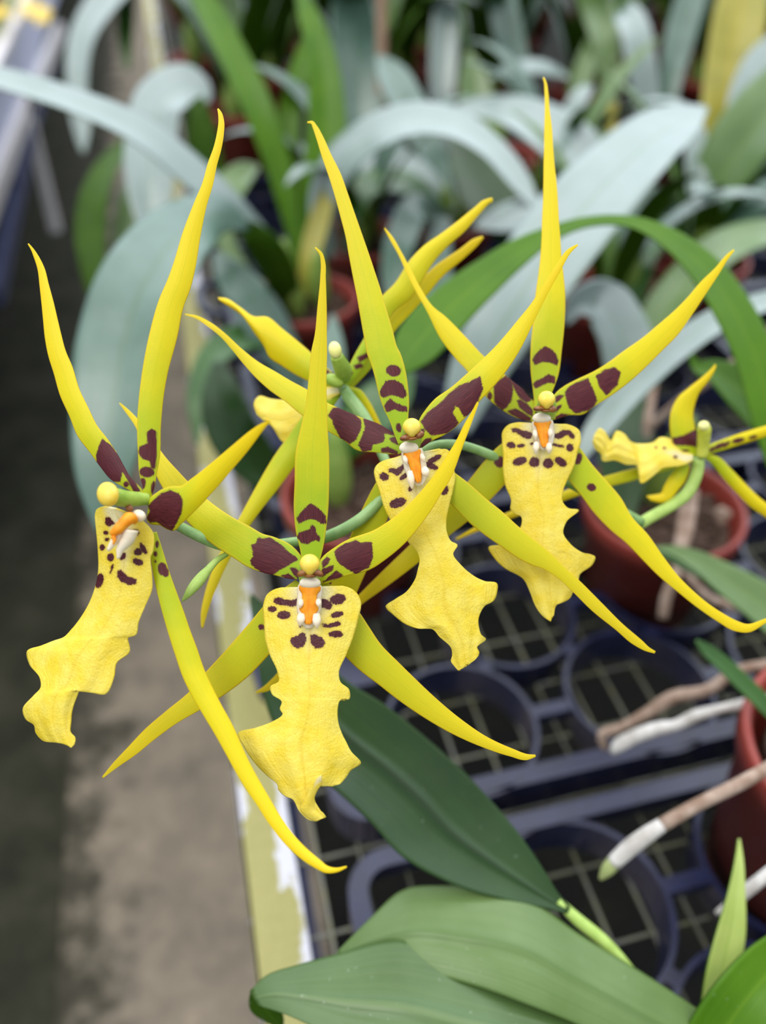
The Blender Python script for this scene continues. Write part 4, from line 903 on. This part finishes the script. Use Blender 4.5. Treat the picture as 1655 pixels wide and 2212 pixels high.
leaf([(1505, 1383, .44, 6), (1525, 1402, .44, 24), (1560, 1432, .44, 32), (1610, 1480, .44, 36), (1680, 1550, .44, 34), (1760, 1640, .45, 24)], 'l_mid', pt3, flat=.4)

# pot behind the right flower
p1 = onz(1436, 1086, BZ+.112)
pt1 = potted(p1[0], p1[1], 'red-brown pot of bark behind the right flower, pale dry roots hanging over its rim', seed=1, bulbs=1)
r([(1500, 1060, .60, 10), (1490, 1130, .588, 11), (1475, 1185, .578, 12), (1460, 1240, .575, 12), (1440, 1290, .577, 12), (1432, 1335, .58, 11)], 'root_br', pt1)
r([(1478, 1090, .60, 8), (1470, 1150, .586, 9), (1466, 1190, .580, 9), (1480, 1230, .577, 9), (1530, 1290, .58, 10), (1620, 1320, .585, 10), (1680, 1345, .59, 9)], 'root_br', pt1)
r([(1560, 1130, .63, 10), (1556, 1105, .63, 12), (1575, 1115, .63, 10)], 'root_br', pt1)
leaf([(1415, 1183, .50, 5), (1455, 1190, .50, 22), (1510, 1215, .498, 44), (1570, 1255, .495, 68), (1630, 1295, .493, 84), (1700, 1350, .49, 90), (1780, 1420, .49, 70)], 'l_sage', pt1, flat=.5)
leaf([(1425, 1195, .52, 10), (1480, 1220, .52, 22), (1540, 1250, .525, 26), (1580, 1275, .53, 10)], 'l_mid', pt1, flat=.4)
leaf([(1340, 1130, .62, 50), (1345, 1040, .63, 100), (1350, 950, .64, 120), (1345, 870, .66, 90), (1335, 800, .68, 20)], 'l_dark', pt1, flat=.5)
leaf([(860, 812, .46, 12), (885, 765, .46, 84), (920, 720, .462, 106), (975, 662, .465, 98), (1050, 598, .468, 78), (1120, 545, .47, 58), (1190, 505, .473, 34), (1280, 477, .476, 22), (1370, 480, .474, 26), (1450, 518, .47, 46), (1530, 590, .465, 72), (1590, 680, .46, 84), (1635, 780, .455, 88), (1665, 900, .45, 84), (1690, 1010, .45, 60)], 'l_green', pt1, flat=.6, kmax=1.0, seed=1, fold=.06)
leaf([(1492, 765, .50, 6), (1505, 790, .50, 26), (1545, 805, .498, 52), (1590, 835, .496, 86), (1640, 885, .494, 92), (1700, 960, .49, 70)], 'l_green', pt1, flat=.5)
r([(1412, 830, .66, 9), (1405, 880, .65, 10), (1398, 930, .64, 10), (1402, 960, .64, 9)], 'root_br', pt1, 'dry brown twig', 'twig')
r([(1398, 930, .64, 8), (1440, 890, .63, 8), (1520, 830, .62, 9), (1600, 770, .62, 8), (1690, 690, .62, 8)], 'root_br', pt1, 'dry grey twig', 'twig')

# pot behind the middle flowers
p2 = onz(775, 1058, BZ+.112)
pt2 = potted(p2[0], p2[1], 'red-brown pot behind the middle flowers with a wide silvery leaf rising right', seed=2, bulbs=1)
leaf([(985, 930, .64, 60), (1020, 830, .63, 110), (1075, 720, .62, 145), (1150, 600, .62, 168), (1240, 475, .64, 172), (1340, 365, .68, 150), (1420, 295, .72, 120), (1480, 262, .75, 80), (1528, 232, .78, 10)], 'l_skypale', pt2, flat=.8, seed=3, fold=.1)
leaf([(720, 1010, .70, 40), (745, 960, .68, 80), (790, 910, .67, 100), (850, 850, .67, 90), (880, 800, .67, 40)], 'l_mid', pt2, flat=.7)
leaf([(700, 1000, .68, 40), (690, 930, .68, 70), (700, 850, .69, 80), (715, 760, .70, 60), (720, 680, .72, 10)], 'l_skygrey', pt2, flat=.5)
leaf([(1330, 1000, .70, 50), (1360, 900, .69, 90), (1358, 800, .68, 112), (1335, 710, .68, 112), (1290, 655, .68, 96), (1250, 660, .68, 60), (1222, 700, .675, 12)], 'l_skypale', pt2, flat=.7, seed=4)
leaf([(640, 1080, .72, 30), (560, 1010, .70, 90), (500, 930, .68, 110), (480, 860, .68, 90), (470, 780, .7, 20)], 'l_dark', pt2, flat=.6)

# ------------------------------------------------------------------ plants of the middle rows
pa = onz(655, 640, BZ+.112)
A = potted(pa[0], pa[1], 'potted orchid behind the left flowers with upright bright green blades and drooping blue-grey leaves', seed=5)
leaf([(536, 496, .752, 12), (510, 478, .735, 44), (470, 468, .70, 92), (400, 500, .63, 140), (325, 590, .575, 185), (268, 740, .55, 195), (240, 900, .535, 170), (222, 1040, .53, 110), (212, 1150, .53, 10)], 'l_skygrey', A, flat=.6, seed=6, fold=.12)
leaf([(640, 690, .95, 30), (620, 630, .88, 62), (592, 565, .82, 76), (555, 515, .775, 62), (520, 492, .75, 34), (500, 486, .74, 8)], 'l_under', A, flat=.2)
leaf([(480, 480, 1.02, 24), (458, 380, 1.0, 56), (436, 290, .985, 66), (430, 235, .98, 44), (436, 208, .98, 8)], 'l_under', A, flat=.2)
leaf([(640, 640, .95, 20), (590, 560, .88, 45), (510, 465, .82, 58), (410, 372, .78, 66), (300, 285, .75, 62), (150, 218, .73, 52), (0, 172, .72, 46), (-90, 150, .72, 30)], 'l_skypale', A, flat=.9)
leaf([(650, 570, .97, 20), (605, 370, .95, 54), (560, 240, .94, 64), (500, 115, .95, 62), (440, 5, .97, 52), (395, -70, .99, 30)], 'l_green', A, flat=.15)
leaf([(672, 600, .96, 24), (692, 430, .94, 80), (706, 260, .93, 82), (692, 120, .93, 62), (658, 10, .94, 34), (640, -40, .95, 8)], 'l_green', A, flat=.15)
leaf([(655, 610, .97, 22), (638, 450, .97, 46), (622, 300, .97, 50), (642, 170, .98, 42), (680, 50, .99, 20)], 'l_green', A, flat=.1)
leaf([(452, 222, 1.02, 10), (435, 200, 1.02, 50), (405, 192, 1.01, 90), (355, 215, .99, 104), (332, 290, .97, 110), (326, 390, .95, 106), (333, 490, .94, 66), (345, 570, .93, 8)], 'l_skypale', A, flat=.5, seed=2)
leaf([(650, 850, .88, 40), (600, 750, .86, 84), (540, 650, .85, 90), (490, 585, .85, 60), (465, 545, .86, 12)], 'l_skygrey', A, flat=.5)
leaf([(640, 700, .92, 30), (560, 720, .86, 60), (470, 760, .82, 60), (430, 850, .79, 50), (425, 960, .78, 10)], 'l_mid', A, flat=.6)
leaf([(655, 640, .93, 22), (668, 560, .92, 40), (690, 480, .92, 46), (715, 400, .92, 26)], 'l_yel', A, flat=.2)
leaf([(560, 640, .95, 20), (480, 480, .95, 48), (505, 400, .96, 66), (540, 370, .97, 40), (560, 360, .97, 8)], 'l_sage', A, flat=.5)
pl = onz(428, 120, BZ+.112)
A2 = potted(pl[0], pl[1], 'potted orchid beside the rail, its thin olive leaf drooping over the path', seed=6)
leaf([(430, 120, 1.75, 12), (370, 200, 1.5, 22), (310, 290, 1.28, 28), (258, 330, 1.18, 36), (215, 400, 1.13, 56), (198, 500, 1.11, 66), (200, 580, 1.10, 50), (195, 640, 1.1, 8)], 'l_under', A2, flat=.5)
leaf([(430, 130, 1.75, 12), (380, 220, 1.5, 20), (325, 330, 1.26, 30), (285, 420, 1.18, 46), (265, 510, 1.16, 40), (255, 590, 1.15, 8)], 'l_sage', A2, flat=.5)
leaf([(470, -40, 1.62, 24), (400, -110, 1.56, 50), (310, -70, 1.5, 64), (235, -4, 1.46, 66), (182, 80, 1.43, 56), (168, 190, 1.4, 44), (178, 280, 1.39, 36), (180, 330, 1.38, 8)], 'l_skypale', A2, flat=.6)
leaf([(480, -40, 1.6, 20), (400, -120, 1.56, 30), (320, -90, 1.52, 40), (282, -30, 1.5, 40), (272, 60, 1.48, 36), (275, 150, 1.46, 10)], 'l_mid', A2, flat=.5)

pc = onz(965, 470, BZ+.112)
Cc = potted(pc[0], pc[1], 'potted orchid in the middle row with long arching silvery leaves', seed=8)
leaf([(700, 560, .95, 40), (705, 420, .92, 66), (745, 345, .90, 76), (810, 292, .88, 76), (895, 262, .86, 74), (980, 272, .84, 66), (1060, 322, .82, 54), (1120, 392, .80, 46), (1168, 462, .78, 8)], 'l_skypale', Cc, flat=.8)
leaf([(940, 262, 1.06, 10), (1020, 236, 1.05, 36), (1110, 248, 1.03, 74), (1190, 290, 1.01, 106), (1260, 350, 1.0, 110), (1320, 430, 1.0, 70), (1350, 500, 1.0, 20)], 'l_skypale', Cc, flat=.6)
leaf([(985, 300, 1.0, 40), (1020, 370, .98, 100), (1060, 440, .96, 110), (1100, 510, .95, 60), (1115, 550, .95, 8)], 'l_dark', Cc, flat=.3)
leaf([(1025, 490, .93, 8), (1080, 478, .93, 56), (1150, 462, .94, 66), (1210, 440, .95, 30)], 'l_skypale', Cc, flat=.5)
leaf([(960, 470, 1.0, 30), (945, 560, .95, 60), (940, 640, .92, 70), (960, 720, .9, 30)], 'l_skygrey', Cc, flat=.4)
leaf([(960, 470, 1.05, 24), (880, 400, 1.02, 50), (800, 400, 1.0, 56), (760, 470, .98, 40), (750, 540, .98, 8)], 'l_mid', Cc, flat=.6)
leaf([(960, 480, 1.02, 24), (905, 450, .98, 60), (870, 510, .95, 66), (850, 600, .93, 50), (845, 680, .92, 8)], 'l_skygrey', Cc, flat=.5)
leaf([(980, 460, 1.06, 20), (930, 330, 1.08, 60), (880, 230, 1.1, 72), (840, 160, 1.12, 60), (815, 120, 1.13, 10)], 'l_skygrey', Cc, flat=.6)
leaf([(970, 460, 1.06, 24), (900, 380, 1.05, 60), (820, 350, 1.05, 66), (780, 380, 1.04, 10)], 'l_skypale', Cc, flat=.6)

pR = onz(1492, 520, BZ+.112)
Rr = potted(pR[0], pR[1], 'potted orchid at the right with a broad ribbed leaf leaning out of frame', seed=9)
leaf([(1490, 530, 1.02, 26), (1525, 440, 1.0, 84), (1585, 345, .97, 128), (1660, 250, .94, 134), (1740, 160, .92, 100)], 'l_sage', Rr, flat=.5, fold=.3)
leaf([(1580, 470, 1.1, 30), (1600, 330, 1.1, 80), (1625, 220, 1.1, 104), (1665, 140, 1.1, 96), (1720, 80, 1.1, 60)], 'l_skypale', Rr, flat=.5)
leaf([(1495, 515, 1.03, 14), (1500, 420, 1.03, 40), (1502, 330, 1.03, 50), (1495, 270, 1.03, 40), (1485, 235, 1.03, 10)], 'l_dark', Rr, flat=.2)
leaf([(1545, 520, 1.12, 40), (1556, 320, 1.14, 96), (1575, 160, 1.16, 112), (1600, 20, 1.17, 112), (1618, -80, 1.18, 80)], 'l_yel', Rr, flat=.2)
leaf([(1720, 500, .84, 46), (1640, 508, .82, 60), (1560, 540, .80, 78), (1490, 605, .78, 88), (1430, 690, .76, 92), (1390, 790, .75, 76), (1372, 880, .75, 12)], 'l_sage', Rr, flat=.7)
leaf([(1760, 620, .60, 30), (1670, 648, .58, 40), (1570, 684, .565, 52), (1470, 748, .555, 60), (1370, 838, .55, 60), (1290, 930, .545, 52), (1232, 1020, .545, 10)], 'l_skypale', Rr, flat=.7)
leaf([(1480, 520, 1.02, 20), (1440, 440, 1.0, 50), (1390, 440, .98, 60), (1350, 500, .96, 60), (1340, 580, .95, 10)], 'l_skygrey', Rr, flat=.6)
leaf([(1480, 540, 1.0, 20), (1430, 500, .96, 60), (1390, 540, .93, 70), (1370, 620, .91, 60), (1362, 700, .90, 10)], 'l_mid', Rr, flat=.5)
leaf([(1500, 520, 1.0, 20), (1580, 470, .95, 60), (1650, 430, .92, 70), (1720, 400, .9, 40)], 'l_skygrey', Rr, flat=.5)

pT = onz(1080, 330, BZ+.112)
T = potted(pT[0], pT[1], 'potted orchid further back with upright pale strap leaves near the frame top', seed=12)
leaf([(960, 330, 1.40, 30), (956, 200, 1.38, 54), (960, 100, 1.38, 62), (966, 10, 1.38, 54), (970, -50, 1.38, 40)], 'l_skypale', T, flat=.15)
leaf([(1040, 340, 1.33, 40), (1032, 250, 1.33, 70), (1022, 170, 1.33, 62), (1010, 110, 1.33, 12)], 'l_sage', T, flat=.2)
leaf([(1140, 290, 1.38, 30), (1118, 160, 1.38, 58), (1092, 50, 1.38, 66), (1070, -50, 1.38, 56)], 'l_skygrey', T, flat=.3)
leaf([(1058, 168, 1.28, 6), (1105, 152, 1.27, 28), (1160, 146, 1.26, 32), (1210, 160, 1.25, 18), (1230, 170, 1.25, 5)], 'l_skypale', T, flat=.9, kmax=3)
leaf([(780, 380, 1.30, 40), (778, 240, 1.30, 100), (772, 120, 1.31, 108), (760, 0, 1.33, 88), (750, -70, 1.34, 50)], 'l_skygrey', T, flat=.2)
pU = onz(1400, 290, BZ+.112)
U = potted(pU[0], pU[1], 'potted orchid further back at the right with squarely bent pale leaves', seed=14)
leaf([(1400, 300, 1.24, 24), (1395, 210, 1.23, 56), (1380, 120, 1.22, 66), (1366, 60, 1.23, 66), (1352, 34, 1.25, 60), (1340, 22, 1.28, 40)], 'l_skypale', U, flat=.2)
leaf([(1440, 260, 1.26, 24), (1452, 160, 1.26, 52), (1472, 70, 1.27, 66), (1500, -20, 1.28, 60), (1520, -80, 1.28, 40)], 'l_skygrey', U, flat=.2)
leaf([(1320, 300, 1.30, 14), (1316, 200, 1.30, 36), (1308, 100, 1.30, 60), (1285, 10, 1.32, 74), (1262, -60, 1.33, 60)], 'l_sage', U, flat=.2)
leaf([(1320, 330, 1.28, 12), (1322, 220, 1.30, 24), (1312, 110, 1.31, 20), (1306, 60, 1.32, 6)], 'l_yel', U, flat=.1)
leaf([(1230, 290, 1.30, 20), (1252, 190, 1.30, 40), (1280, 100, 1.31, 36), (1300, 50, 1.32, 10)], 'l_sage', U, flat=.3)

# the blurred rows at the back of the bench
rnd = random.Random(5)
GRP = 'potted orchids in the blurred back rows'
BACK = [0, 1, 1, 1, 2, 2, 3, 4, 5, 7, 7, 7, 8, 8, 9, 10, 10]
rows = []
for j in range(7):
    y_ = 1.62+.23*j
    for i in range(9):
        x_ = .12+.24*i+(.12 if j % 2 else 0)+rnd.uniform(-.03, .03)
        P = np.array([x_, y_+rnd.uniform(-.03, .03), .95]); v = P-CAM; dd = v@FW
        px, py = 827.5+FPX*(v@RT)/dd, 1106-FPX*(v@UP)/dd
        if -60 < px < 1800 and py > -330: rows.append((P[0], P[1]))
for k, (x_, y_) in enumerate(rows):
    filler(x_, y_, 'blurred leafy potted orchid in the rows at the back of the bench', GRP, k, 8, BACK, 1.12)
for k, (x_, y_) in enumerate(((.47, .78), (.62, .84), (.22, 1.0), (.52, 1.08))):
    filler(x_, y_, ('potted orchid between the broad leaves of the middle rows'), 'potted orchids among the middle rows', 60+k, 6, [0, 1, 3, 5, 7, 10], .75)
# bamboo stake and plants on the other bench
st = onz(822, 330, BZ+.09)
v0 = np.array([st[0], st[1], BZ+.05])
tag(tube3('bamboo_stake', np.array([v0, v0+np.array([.004, .0, .42])]), [.009, .008], MAT['stake'], None, 12), 'pinkish bamboo stake standing among the back rows near the frame top', 'plant stake')
yb = thing('flowering_plant', 'yellow flowering plant on the bench across the path, at the top left corner', 'plant', (-.55, 3.35, .75))
inst('pot', POT, yb)
rr = random.Random(2)
for k in range(9):
    o = inst('leaf', STRAPS[[2, 9, 8][k % 3]], yb, (0, 0, .1), k*.7, .6); solid(o, .001, -1, True)
bm = bmesh.new()
def flor(n):
    bm = bmesh.new()
    for k in range(5):
        q = bmesh.ops.create_uvsphere(bm, u_segments=10, v_segments=6, radius=1)
        m = Matrix.Rotation(k*1.2566, 4, 'Z') @ Matrix.Translation((.018, 0, 0)) @ Matrix.Diagonal((.018, .009, .002, 1))
        for v in q['verts']: v.co = m @ v.co
    me = bpy.data.meshes.new('flower_head'); bm.to_mesh(me); bm.free(); smooth(me); me.materials.append(MAT['cap']); return me
FL = flor(0)
for k in range(16):
    q = onz(rr.uniform(-20, 92), rr.uniform(-30, 40), .77+rr.uniform(0, .05))
    o = inst('flower_head', FL, yb, tuple(q-np.array(yb.location)), rr.uniform(0, 6), 1.0, rr.uniform(-.9, .2))
